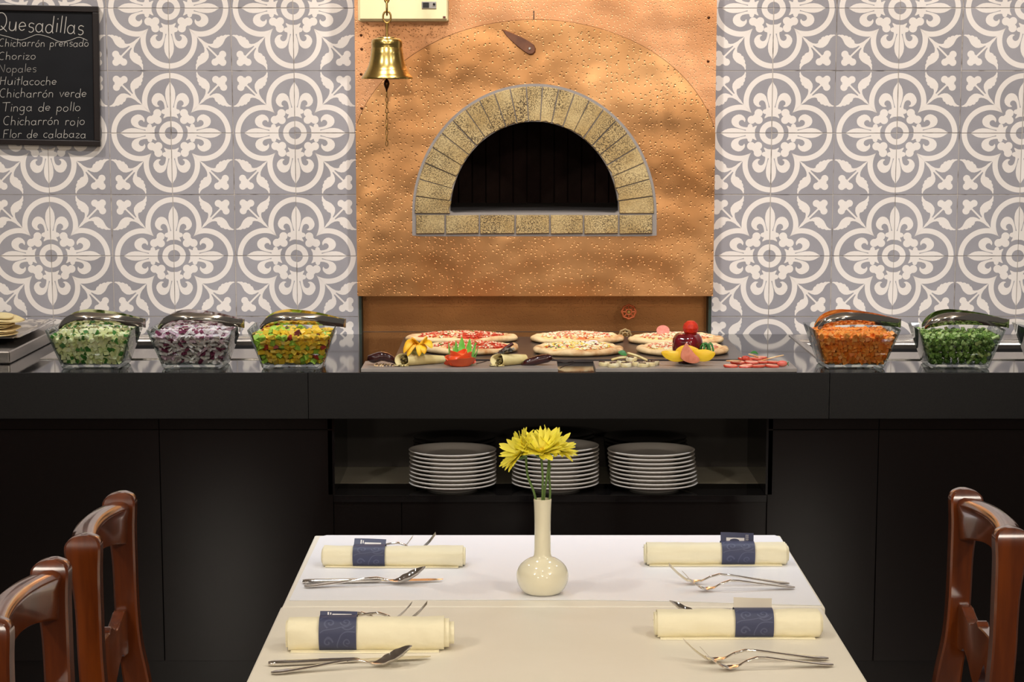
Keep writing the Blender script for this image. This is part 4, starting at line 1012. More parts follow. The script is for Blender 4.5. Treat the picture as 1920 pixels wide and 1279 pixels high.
def apple():
    Y = 6.235; c = atY(1288, 640, Y); ZA = ZB_; t = thing('red_apple', (c.x, Y, ZA), 'whole dark red apple standing on the right board behind the mango wedges', 'apple')
    m = MB(); pf = [(0, .010), (.010, .004), (.018, .001), (.026, .003), (.034, .014), (.040, .030), (.0425, .046), (.042, .060), (.038, .072), (.030, .081), (.020, .083), (.012, .079), (.005, .072), (0, .070)]
    n = 48; rings = []
    sp = spline([(r, 0, z) for r, z in pf], 3)
    for q in sp: rings.append([(q.x * (1 + .035 * math.cos(5 * a)) * math.cos(a), q.x * (1 + .035 * math.cos(5 * a)) * math.sin(a), q.z + .002 * math.cos(5 * a) * (q.x / .04)) for a in [2 * PI * j / n for j in range(n)]])
    m.loft(rings, False, False); m.build('fruit', mat('dark_red_apple', '4E0A12', .1, col2='7A141A', scale=8, stretch=(6, 6, .8), coat=.5), t, smooth=80)
    c2 = atY(1295, 614.5, Y - .004); s = MB(); rr = random.Random(2)
    s.lathe([(0, -.022), (.010, -.020), (.019, -.011), (.0215, 0), (.019, .011), (.010, .0195), (0, .021)], 24)
    for i in range(420):
        z = 1 - 2 * (i + .5) / 420; a = i * 2.39996; rxy = math.sqrt(1 - z * z); d = Vector((rxy * math.cos(a), rxy * math.sin(a), z)); p = d * .0205
        s.tube([p, p + d * .0016 + Vector((0, 0, -.0006))], [.0009, .0003], 4)
    o = s.build('red_berry', mat('red_berry_skin', 'C4200C', .45, col2='D8380F', scale=90), None); o.location = (c2.x, Y - .004, ZA + .0985); tag(o, 'bright red hairy round berry balanced on top of the dark red apple', 'berry')
apple()
def wedge(cx, cy, Y, L, H, D, rz, tilt, lab, flesh, skin, name='mango_wedge'):
    p = atY(cx, cy, Y); t = thing(name, (p.x, Y, p.z), lab, 'fruit wedge'); m = MB(); n = 20; k = 8
    grid = []
    for i in range(n + 1):
        a = PI * i / n; x = -L / 2 * math.cos(a); s = math.sin(a)
        grid.append((x, s))
    # crescent: flat cut faces meeting in an upper edge, rounded skin below
    rings_c = []
    for x, s in grid:
        s = max(s, .02); zt = H * .32 * s; rings_c.append((x, s))
    def cross(x, s, off=0):
        return [(x, -D * s * math.sin(PI * q / k - PI / 2) * -1 if 0 else D * s * math.cos(PI * q / k) * 1, -H * s * (math.sin(PI * q / k)) * .75 - off) for q in range(k + 1)]
    m.loft([cross(x, s) for x, s in rings_c], closed=False, mi=0)
    m.build('peel', skin, t, smooth=60)
    f = MB(); top = []
    for x, s in rings_c: top.append([(x, D * s, 0), (x, 0, H * .35 * s), (x, -D * s, 0)])
    f.loft(top, closed=False); f.build('flesh', flesh, t, smooth=20)
    t.rotation_euler = (tilt, 0, rz) ; return t
def crescent(name, poly, Y, D, lab, flesh, skin, edge_idx):
    """a wedge lying with its cut face to the viewer: thick slab, face = flesh, rim marked in edge_idx = peel"""
    k3 = 3; q3 = [Vector((x, y, 0)) for x, y in poly]; N3 = len(q3); sm = []
    for i in range(N3):
        p0, p1, p2, p3 = q3[i - 1], q3[i], q3[(i + 1) % N3], q3[(i + 2) % N3]
        for j in range(k3):
            t_ = j / k3; c_ = .5 * ((2 * p1) + (p2 - p0) * t_ + (2 * p0 - 5 * p1 + 4 * p2 - p3) * t_ * t_ + (3 * p1 - p0 - 3 * p2 + p3) * t_ ** 3); sm.append((c_.x, c_.y))
    ee = []
    for a_, b_ in zip(edge_idx, edge_idx[1:]): ee += [a_ * k3 + j for j in range(k3)]
    edge_idx = [e_ % len(sm) for e_ in ee + [edge_idx[-1] * k3]]; poly = sm
    pts = [atY(x, y, Y) for x, y in poly]; o0 = sum(pts, Vector()) / len(pts); t = thing(name, o0, lab, 'fruit wedge')
    pts = [p - o0 for p in pts]; n = len(pts); c = MB()
    f = MB(); fr = [(p.x, -D * .0, p.z) for p in pts]; mid = [(p.x * 1.0, D * .5, p.z) for p in pts]; bk = [(p.x * .5, D, p.z * .5 - .003) for p in pts]
    rid = [(p.x * .5, -D * .18, p.z * .55) for p in pts]
    f.loft([rid, fr, mid, bk]); fo = f.build('flesh', flesh, t, smooth=25)
    s = MB(); e = edge_idx
    A = [(pts[i].x * .99, .0002, pts[i].z * .99) for i in e]; B = [(pts[i].x * 1.015, D * .08, pts[i].z - .0004) for i in e]; C = [(pts[i].x * 1.02, D * .6, pts[i].z - .0010) for i in e]; E = [(pts[i].x * .55, D * 1.03, pts[i].z * .55 - .004) for i in e]
    s.loft([A, B, C, E], closed=False); s.build('peel', skin, t, smooth=60)
    return t
mf = mat('mango_flesh', 'F4C21C', .35, col2='F7CE3A', scale=20, sss=.3); ms_ = mat('mango_peel', 'A86A14', .35, col2='B0401C', scale=10)
crescent('mango_wedge', [(1240, 661), (1246, 658), (1256, 658), (1270, 659), (1284, 664), (1288, 672), (1281, 677), (1266, 678.5), (1254, 675), (1245, 669)], 6.150, .016, 'yellow mango wedge lying at the left of the apple', mf, ms_, [5, 6, 7, 8, 9, 0])
crescent('mango_wedge', [(1266, 660), (1271, 653), (1281, 648), (1292, 648), (1302, 651), (1312, 657), (1314, 668), (1300, 672), (1280, 671), (1268, 668)], 6.178, .014, 'yellow mango wedge standing directly before the apple', mf, ms_, [6, 7, 8, 9, 0])
crescent('mango_wedge', [(1300, 657), (1312, 656), (1325, 656), (1336, 659), (1341, 662), (1339, 668), (1332, 675), (1322, 678), (1310, 677), (1301, 673)], 6.150, .016, 'yellow mango wedge with reddish peel right of the apple', mf, ms_, [4, 5, 6, 7, 8, 9])
crescent('watermelon_wedge', [(1287, 643), (1290, 647), (1296, 655), (1302, 663), (1307, 668), (1311, 672), (1311, 678), (1304, 681), (1295, 681), (1283, 677), (1277, 671), (1277, 662), (1281, 652)], 6.128, .014, 'pink pointed fruit wedge with dark peel in front of the yellow mango', mat('pink_flesh', 'E58E6E', .5, col2='D97A5A', scale=80, bump=.001), mat('dark_green_peel', '1E2414', .3), [5, 6, 7, 8, 9, 10])
def greens():
    c = atY(1327, 655, 6.20); m = MB(); rr = random.Random(8)
    for i in range(9):
        xa = rr.uniform(1310, 1330); xb = xa + rr.uniform(6, 14); Y = 6.215 + rr.uniform(-.012, .012)
        p = [atY(xa, rr.uniform(660, 668), Y), atY(xa + 2, rr.uniform(648, 653), Y), atY((xa + xb) / 2 + 2, rr.uniform(642, 646), Y - .004), atY(xb, 650, Y - .006), atY(min(xb + 2, 1342), rr.uniform(658, 668), Y - .008)]
        m.tube(spline(p, 4), [.0016] + [.0026] * 15 + [.0010], 6, flat=.5)
    o = m.build('curled_greens', M['leafg'], None, smooth=60); tag(o, 'tangle of curled green strips between the apple and the right mango wedge', 'greens', None, 'stuff')
greens()
def strawberries():
    red = mat('strawberry_red', 'B4301E', .35, col2='CC5A44', scale=60); pale = mat('strawberry_heart', 'EFC0A0', .5, col2='E07A60', scale=70)
    spec = [(1370, 684, 6.13, 0), (1399, 684, 6.125, 0), (1421, 684, 6.125, 0), (1447, 683, 6.13, 0), (1383, 678, 6.155, 1), (1409, 677, 6.155, 1), (1432, 676, 6.165, 1), (1397, 671, 6.175, 2), (1415, 669, 6.185, 2), (1450, 677, 6.16, 1), (1425, 668, 6.21, 2)]
    rr_s = random.Random(12)
    names = ['at the left front of the heap', 'second from the left in front', 'in the front middle', 'in front on the right', 'at the left, in the second row', 'in the middle of the second row', 'right of the middle in the second row', 'on top at the left', 'topmost beside the mint leaf', 'behind the one in front on the right', 'at the back of the heap']
    for i, (x, y, Y, lv) in enumerate(spec):
        p = atY(x, y, Y); t = thing('strawberry_slice', (p.x, Y, ZB_ + lv * .0068), 'thin red edged strawberry slice ' + names[i], 'strawberry slice', 'strawberry slices on the right board', .5 * i)
        m = MB(); m.lathe([(0, 0), (.0125, 0), (.0145, .002), (.0145, .0045), (.0125, .0062)], 20, mi=0); m.build('rind', red, t, smooth=40)
        m = MB(); m.lathe([(.0127, .0060), (.008, .0064), (0, .0062)], 20); m.build('heart', pale, t, smooth=40)
        t.scale = (1.42, .9, 1.1); t.rotation_euler = (R(rr_s.uniform(0, 16)), R(rr_s.uniform(-9, 9)), .0)
    for k, (x, y, Y, sc, lab) in enumerate(((1468, 679, 6.14, 1.0, 'halved strawberry with green tuft at the right end of the heap'), (1399, 674, 6.165, .8, 'glossy strawberry piece in the left half of the heap'))):
        p = atY(x, y, Y); t = thing('strawberry', (p.x, Y, ZB_ + (.0 if k == 0 else .014)), lab, 'strawberry'); m = MB()
        m.tube([(-.016 * sc, 0, .009 * sc), (-.010 * sc, 0, .009 * sc), (0, 0, .009 * sc), (.008 * sc, 0, .009 * sc), (.012 * sc, 0, .009 * sc)], [.003 * sc, .008 * sc, .009 * sc, .007 * sc, .003 * sc], 14); m.build('berry', mat('strawberry_pink', 'D8493A', .3, col2='E88A74', scale=30) if k == 0 else red, t, smooth=60)
        if k == 0:
            m = MB()
            for a in range(5): m.tube([(.011, 0, .009), (.016, .006 * math.cos(a * 1.25), .009 + .006 * math.sin(a * 1.25))], [.0015, .0005], 5)
            m.build('tuft', M['leafg'], t)
    for k, (xa, ya, xb, yb, Y, lab) in enumerate(((1361, 677, 1390, 677, 6.14, 'pale crepe strip along the left of the strawberries'), (1425, 677, 1470, 666, 6.17, 'long pale crepe strip slanting up over the strawberries'), (1403, 664, 1422, 670, 6.19, 'short pale crepe strip beside the mint leaf'))):
        a, b = atY(xa, ya, Y), atY(xb, yb, Y); m = MB(); m.tube(spline([a, a.lerp(b, .5) + Vector((0, 0, .001)), b], 5), [.002] + [.0045] * 9 + [.002], 8, flat=.45)
        tag(m.build('crepe_strip', mat('crepe', 'E6CFA0', .6, col2='C98A50', scale=50), None, smooth=60), lab, 'crepe strip')
strawberries()

# ------------------------------------------------------------ plates in the niche
def plate_mesh(name, m, r=.1225):
    k = r / .1225
    p = [(0, .004), (.060, .004), (.064, .0), (.069, .0), (.071, .004), (.082, .0065), (.108, .0125), (.119, .0163), (.1222, .0178), (.1233, .0192), (.1232, .0206), (.1218, .0214), (.118, .0207), (.106, .0175), (.086, .0115), (.078, .0088), (.070, .0078), (0, .0074)]
    b = MB(); b.lathe([(a * k, z) for a, z in p], 72); o = b.build(name, m, None, smooth=45); return o
pw = plate_mesh('white_plate', M['plate']); pb = plate_mesh('black_plate', M['plate_black'], .120)
rr = random.Random(31); DZ = .0116; NZ = .5563
words = ['left', 'middle', 'right']
first = {0: True, 1: True}
for kind, (proto, xs_, Y, cnts) in enumerate(((pw, (-.1665, .1215, .400), 6.222, (9, 10, 9)), (pb, (-.167, .120, .3990), 6.468, (9, 10, 9)))):
    for s in range(3):
        for i in range(cnts[s]):
            o = proto if first[kind] else proto.copy()
            if not first[kind]: COL.objects.link(o)
            first[kind] = False
            drift = [(.0, 0), (-.00, .0), (-.0012, 0)][s]
            o.location = (xs_[s] + drift[0] * i + rr.uniform(-.001, .001), Y + rr.uniform(-.0008, .0008), NZ + i * DZ); o.rotation_euler = (0, 0, rr.uniform(0, 6))
            col = 'white rimmed' if kind == 0 else 'glossy black'; row = 'front row' if kind == 0 else 'back row'; n = cnts[s]
            pos = 'topmost' if i == n - 1 else 'lowest' if i == 0 else ['', 'second from the bottom', 'third from the bottom', 'fourth from the bottom', 'fifth from the bottom', 'sixth from the bottom', 'seventh from the bottom', 'second from the top', 'second from the top', ''][i] if not (n == 10 and i == 7) else 'third from the top'
            tag(o, '%s round plate in the %s stack of the %s, %s' % (col, words[s], row, pos), 'plate', ('white rimmed' if kind == 0 else 'black') + ' plates in the niche')
# ------------------------------------------------------------ dining tables
ZT = .76
def table(y0, y1, x0, x1, lab, clab):
    cx_, cy_ = (x0 + x1) / 2, (y0 + y1) / 2; t = thing('dining_table', (cx_, cy_, 0), lab, 'table', 'dining tables'); hx, hy = (x1 - x0) / 2 - .004, (y1 - y0) / 2 - .004
    m = MB(); m.box(-hx, hx, -hy, hy, .722, ZT - .0035); m.build('tabletop', M['wood'], t, bevel=.002)
    m = MB(); m.lathe([(.035, .03), (.035, .70), (.09, .72)], 24, cap0=True, cap1=True); m.build('pedestal', M['black_metal'], t, smooth=40)
    m = MB(); m.lathe([(.24, 0), (.24, .012), (.05, .035), (0, .035)], 32, cap0=True); m.build('foot', M['black_metal'], t, smooth=40)
    # draped cloth
    hx += .003; hy += .003; m = MB(); per = []
    def edge(r, off):
        out = []; n = 26
        for (ax, ay), (bx, by) in (((hx, -hy), (hx, hy)), ((hx, hy), (-hx, hy)), ((-hx, hy), (-hx, -hy)), ((-hx, -hy), (hx, -hy))):
            for i in range(n):
                u = i / n; out.append((lerp(ax, bx, u), lerp(ay, by, u)))
        res = []
        for i, (x, y) in enumerate(out):
            w_ = off * (.5 + .5 * math.sin(i * .9)); l = math.hypot(x / hx, y / hy)
            sx = (1 if x > 0 else -1) if abs(abs(x) - hx) < 1e-6 else 0; sy = (1 if y > 0 else -1) if abs(abs(y) - hy) < 1e-6 else 0
            res.append((x + sx * w_ - (0 if sx == 0 else sx * r), y + sy * w_ - (0 if sy == 0 else sy * r)))
        return res
    def ring(z, r, off): return [(x, y, z) for x, y in edge(r, off)]
    m.loft([ring(.52, 0, .0012), ring(.60, 0, .0009), ring(.70, 0, .0002), ring(ZT - .004, 0, 0), ring(ZT - .0012, .0012, 0), ring(ZT, .004, 0)], False, False)
    r_ = ring(ZT, .004, 0); m.add(r_, [tuple(range(len(r_)))])
    c = m.build('tablecloth', M['cloth'], None, smooth=40); c.location = (cx_, cy_, 0); tag(c, clab, 'tablecloth', 'tablecloths')
    return t
table(3.8115, 4.468, -.402, .546, 'square dining table nearer the black counter, under the white cloth', 'cream white cloth on the table nearer the black counter')
table(3.150, 3.8105, -.404, .540, 'square dining table nearest the viewer, under the cream cloth', 'cream white cloth on the table nearest the viewer')
q_ = [(-.392, 3.858), (-.1, 3.862), (.14, 3.862), (.30, 3.850), (.42, 3.832), (.539, 3.818), (.541, 4.44), (.533, 4.462), (-.376, 4.462), (-.388, 4.445)]; n_ = len(q_)
m = MB(); m.add([(x, y, ZT + .0004) for x, y in q_] + [(x, y, ZT + .0016) for x, y in q_], [tuple(range(n_ - 1, -1, -1)), tuple(range(n_, 2 * n_))] + [(i, (i + 1) % n_, (i + 1) % n_ + n_, i + n_) for i in range(n_)])
tag(m.build('table_overlay', M['sheet'], None), 'smooth white top cloth laid flat over the table nearer the counter', 'table cover')

# ------------------------------------------------------------ vase and flowers
ZV = ZT + .0018
pv = atZ(1017, 1112, ZV)
def vase():
    m = MB(); k = 1 / 1060.
    prof = [(30, 0), (33, 1.5), (37, 4), (43.5, 12), (48, 23), (49.3, 33), (48, 43), (43, 53), (35, 61), (26, 66.5), (19, 69.5), (16.6, 73), (15.6, 82), (15.3, 100), (15.2, 125), (15.6, 150), (16.4, 172), (16.9, 178), (16.6, 180.5), (15.2, 181), (13.8, 179), (13.4, 150), (12.5, 90), (0, 80)]
    sp = spline([(r * k, 0, z * k) for r, z in prof[:18]], 3); pr = [(q.x, q.z) for q in sp] + [(r * k, z * k) for r, z in prof[18:]]
    m.lathe([(0, 0)] + pr, 64); o = m.build('bud_vase', M['ceramic'], None, smooth=60); o.location = (pv.x, pv.y, ZV); tag(o, 'glossy cream ceramic bud vase with a long neck and round belly on the table', 'vase')
vase()
def flower(cx_, cy_, face, bx, lab, seed, Yo=0, rad=.034, droop=.25, npet=22, head=True):
    rr = random.Random(seed); Y = pv.y + Yo; hc = atY(cx_, cy_, Y); neck = Vector((atY(bx, 944, pv.y).x, pv.y + Yo * .25, ZV + .172)); low = Vector((pv.x + (neck.x - pv.x) * .3, pv.y, ZV + .09))
    t = thing('yellow_flower', low, lab, 'flower', 'yellow flowers in the vase'); d = Vector(face).normalized()
    s = MB(); mid = neck.lerp(hc, .5) + Vector((rr.uniform(-.002, .002), 0, 0)); base = hc - d * .010
    s.tube(spline([low - low, neck - low, mid - low, base - low], 6), [.0021] * 18 + [.0026], 8); s.build('stem', M['stem'], t, smooth=60)
    if not head: return t
    q = d.to_track_quat('Z', 'Y').to_matrix().to_4x4(); T = Matrix.Translation(hc - low) @ q
    m = MB(); m.T = T
    for ly, (n, r_, up, w_) in enumerate(((npet, rad, -droop, .0062), (npet - 4, rad * .88, .5, .0056), (npet - 8, rad * .68, 1.0, .0044))):
        for i in range(n):
            a = 2 * PI * (i + .5 * ly + rr.uniform(-.25, .25)) / n; L = r_ * rr.uniform(.85, 1.12); uu = up + rr.uniform(-.22, .2); w2 = w_ * rr.uniform(.85, 1.15)
            rings = []
            for k in range(7):
                u = k / 6; x = .003 + L * u; z = uu * L * u * (.4 + .8 * u) + .004 * math.sin(PI * u) ; ww = w2 * interp([(0, .35), (.3, .85), (.65, 1), (.88, .72), (1, .12)], u)
                rings.append([(x * math.cos(a) - y * math.sin(a), x * math.sin(a) + y * math.cos(a), z + zz) for y, zz in ((-ww, .0012), (0, 0), (ww, .0012), (ww, .0017), (0, .0007), (-ww, .0017))])
            m.loft(rings)
    m.build('petals', M['petal'], t, smooth=50)
    m = MB(); m.T = T; m.ball((0, 0, .003), (.008, .008, .005), 14, 8); m.build('flower_centre', M['petal_core'], t, smooth=60)
    m = MB(); m.T = T; m.lathe([(0, -.011), (.004, -.010), (.009, -.004), (.010, .0)], 12)
    for i in range(9):
        a = 2 * PI * i / 9; m.tube([(.007 * math.cos(a), .007 * math.sin(a), -.006), (.013 * math.cos(a), .013 * math.sin(a), .0)], [.0022, .0006], 5)
    m.build('calyx', M['stem'], t, smooth=60); return t
flower(978, 850, (-.70, -.30, .50), 1004, 'yellow flower on the left, facing down to the left', 1, -.012, .040, -.25, 17)
flower(1014, 848, (-.05, -.42, .90), 1017, 'yellow flower in the middle, facing the viewer', 2, -.020, .042, -.3, 19)
flower(1036, 842, (.50, -.25, .80), 1020, 'yellow flower on the right, facing to the right', 3, .008, .038, -.2, 17)
tt = flower(1031, 856, (.1, -.2, .9), 1031, 'slender green stem at the right of the vase mouth carrying small leaves', 4, .012, head=False)
for k, (x, y, rot) in enumerate(((1026, 862, 30), (1029, 905, -60), (1032, 880, 70))):
    m = MB(); p = atY(x, y, pv.y) - tt.location
    m.tube([p, p + Vector((.003 * math.cos(R(rot)), 0, .005)), p + Vector((.006 * math.cos(R(rot)), -.001, .009))], [.001, .003, .0005], 6, flat=.4); m.build('small_leaf', M['stem'], tt, smooth=50)

# ------------------------------------------------------------ cutlery
def spine(tab, n, L): return [(L * i / n, interp(tab, i / n)) for i in range(n + 1)]
def blade_loft(m, L, ztab, wtab, ttab, n=40, u0=0, u1=1, cup=None):
    rings = []
    for i in range(n + 1):
        u = lerp(u0, u1, i / n); x = L * u; z = interp(ztab, u); w_ = interp(wtab, u); t_ = interp(ttab, u); c = interp(cup, u) if cup else 0
        k = 8; up = []; dn = []
        for j in range(k + 1):
            y = -w_ + 2 * w_ * j / k; q = (y / w_) ** 2 if w_ > 1e-6 else 0
            zz = z + c * q; e = t_ * math.sqrt(max(0, 1 - q * .85))
            up.append((x, y, zz + e)); dn.append((x, y, zz - e))
        rings.append(up + dn[::-1])
    m.loft(rings)
HW = [(0, .003), (.02, .0075), (.06, .0098), (.15, .0088), (.3, .0062), (.5, .0036), (.62, .0030), (.70, .0034), (1, .0034)]
SPZ = [(0, .0035), (.1, .0045), (.3, .0085), (.5, .0135), (.6, .0140), (.68, .0095), (.73, .0050), (.79, .0036), (.86, .0080), (.93, .0175), (1, .0310)]
FKZ = [(0, .0035), (.1, .0055), (.3, .0115), (.5, .0180), (.58, .0190), (.66, .0140), (.73, .0060), (.79, .0032), (.86, .0090), (.93, .0210), (1, .0370)]
def make_spoon(L, lab):
    t = thing('spoon', (0, 0, 0), lab, 'spoon', 'spoons on the tables'); m = MB()
    blade_loft(m, L, SPZ, HW, [(0, .0016), (.3, .0017), (.6, .0022), (.7, .0018), (1, .001)], 36, 0, .73); m.build('handle', M['chrome'], t, smooth=50)
    m = MB(); blade_loft(m, L, [(u, z - (.0042 if .76 < u < .97 else .0 if u < .74 or u > .99 else .002)) for u, z in SPZ] if 0 else SPZ, [(.70, .0032), (.735, .0070), (.78, .0145), (.83, .0192), (.88, .0205), (.93, .0185), (.97, .0130), (.99, .0070), (1, .002)],
        [(.7, .0014), (1, .0006)], 34, .705, 1, [(.70, 0), (.75, .003), (.82, .0085), (.9, .0085), (.96, .004), (1, 0)]); m.build('bowl', M['chrome'], t, smooth=50); return t
def make_fork(L, lab):
    t = thing('fork', (0, 0, 0), lab, 'fork', 'forks on the tables'); m = MB()
    blade_loft(m, L, FKZ, HW, [(0, .0016), (.3, .0017), (.6, .0022), (.7, .0018), (1, .001)], 36, 0, .72); m.build('handle', M['chrome'], t, smooth=50)
    m = MB(); blade_loft(m, L, FKZ, [(.69, .0034), (.74, .0075), (.78, .0115), (.82, .0125), (.85, .0125)], [(.69, .0015), (.85, .0010)], 14, .70, .845, [(.70, 0), (.78, .002), (.85, .001)])
    for y in (-.0106, -.0035, .0035, .0106):
        k = MB(); rings = []
        for i in range(9):
            u = lerp(.835, 1, i / 8); w_ = interp([(.83, .0020), (.95, .0015), (1, .0005)], u); z = interp(FKZ, u); rings.append([(L * u, y - w_, z - .0007), (L * u, y + w_, z - .0007), (L * u, y + w_, z + .0007), (L * u, y - w_, z + .0007)])
        m.loft(rings)
    m.build('tines', M['chrome'], t, smooth=40); return t
def make_knife(L, lab):
    t = thing('knife', (0, 0, 0), lab, 'knife', 'knives on the tables'); m = MB()
    blade_loft(m, L, [(0, .0045), (1, .0045)], [(0, .004), (.02, .0078), (.06, .0088), (.25, .0076), (.5, .0066), (.56, .0050)], [(0, .0030), (.03, .0042), (.3, .0040), (.54, .0036), (.56, .002)], 24, 0, .56); m.build('handle', M['chrome'], t, smooth=50)
    m = MB(); rings = []
    for i in range(20):
        u = lerp(.555, 1, i / 19); a = interp([(.555, -.004), (.6, -.0090), (.9, -.0090), (.97, -.0055), (1, .0015)], u); b = interp([(.555, .004), (.9, .0070), (1, .0032)], u)
        rings.append([(L * u, a, .0038), (L * u, b, .0032), (L * u, b, .0050), (L * u, a, .0042)])
    m.loft(rings); m.build('blade', M['chrome'], t, smooth=30); return t
SP, FK, KN = {}, {}, {}
def place(kind, hx_, hy_, tx, ty, tip_z, z0, lab):
    a = atZ(hx_, hy_, z0 + .004); b = atZ(tx, ty, z0 + tip_z); d = b - a; L = math.hypot(d.x, d.y); rz = math.atan2(d.y, d.x)
    base = {'spoon': (SP, make_spoon, .215), 'fork': (FK, make_fork, .212), 'knife': (KN, make_knife, .245)}[kind]
    if 'o' not in base[0]: base[0]['o'] = make = base[1](base[2], lab); o = make; o.location = (a.x, a.y, z0 + .0002); o.rotation_euler = (0, 0, rz)
    else: o = dup(base[0]['o'], (a.x, a.y, z0 + .0002), (0, 0, rz), lab)
    s = L / base[2]; o.scale = (s, 1, 1); return o
zn, zf_ = ZT, ZT + .0016
# near table, left
place('knife', 503, 1245, 808, 1232, .004, zn, 'table knife at the lower left, right behind the front spoon')
place('spoon', 508, 1261, 772, 1211, .031, zn, 'large spoon crossing the knife at the lower left of the near table')
place('fork', 548, 1164, 772, 1131, .037, zn, 'fork behind the front left napkin roll, left of the other')
place('fork', 585, 1166, 801, 1130, .037, zn, 'fork behind the front left napkin roll, only its tips showing on the right')
# far table, left
place('knife', 567, 1091, 831, 1087, .004, zf_, 'table knife at the back left, crossed by a spoon')
place('spoon', 570, 1099, 798, 1063, .031, zf_, 'large spoon over the knife in front of the back left napkin roll')
place('fork', 612, 1036, 774, 1006, .037, zf_, 'fork behind the back left napkin roll, the left pair of tips')
place('fork', 650, 1034, 817, 1000, .037, zf_, 'fork behind the back left napkin roll, reaching furthest right')
# far table, right
place('fork', 1480, 1094, 1254, 1058, .037, zf_, 'longer reaching fork in front of the back right napkin roll, further from the viewer')
place('fork', 1490, 1101, 1281, 1073, .037, zf_, 'fork in front of the back right napkin roll, nearer the viewer')
place('knife', 1446, 1027, 1205, 1026, .004, zf_, 'knife behind the back right napkin roll with only its tip showing')
# near table, right
place('fork', 1553, 1234, 1283, 1201, .037, zn, 'fork at the lower right reaching furthest left')
place('fork', 1562, 1246, 1315, 1216, .037, zn, 'fork at the lower right nearest the viewer')
place('spoon', 1492, 1152, 1255, 1127, .031, zn, 'large spoon lying behind the front right napkin roll')
place('knife', 1484, 1163, 1224, 1162, .004, zn, 'knife hidden behind the front right napkin roll')

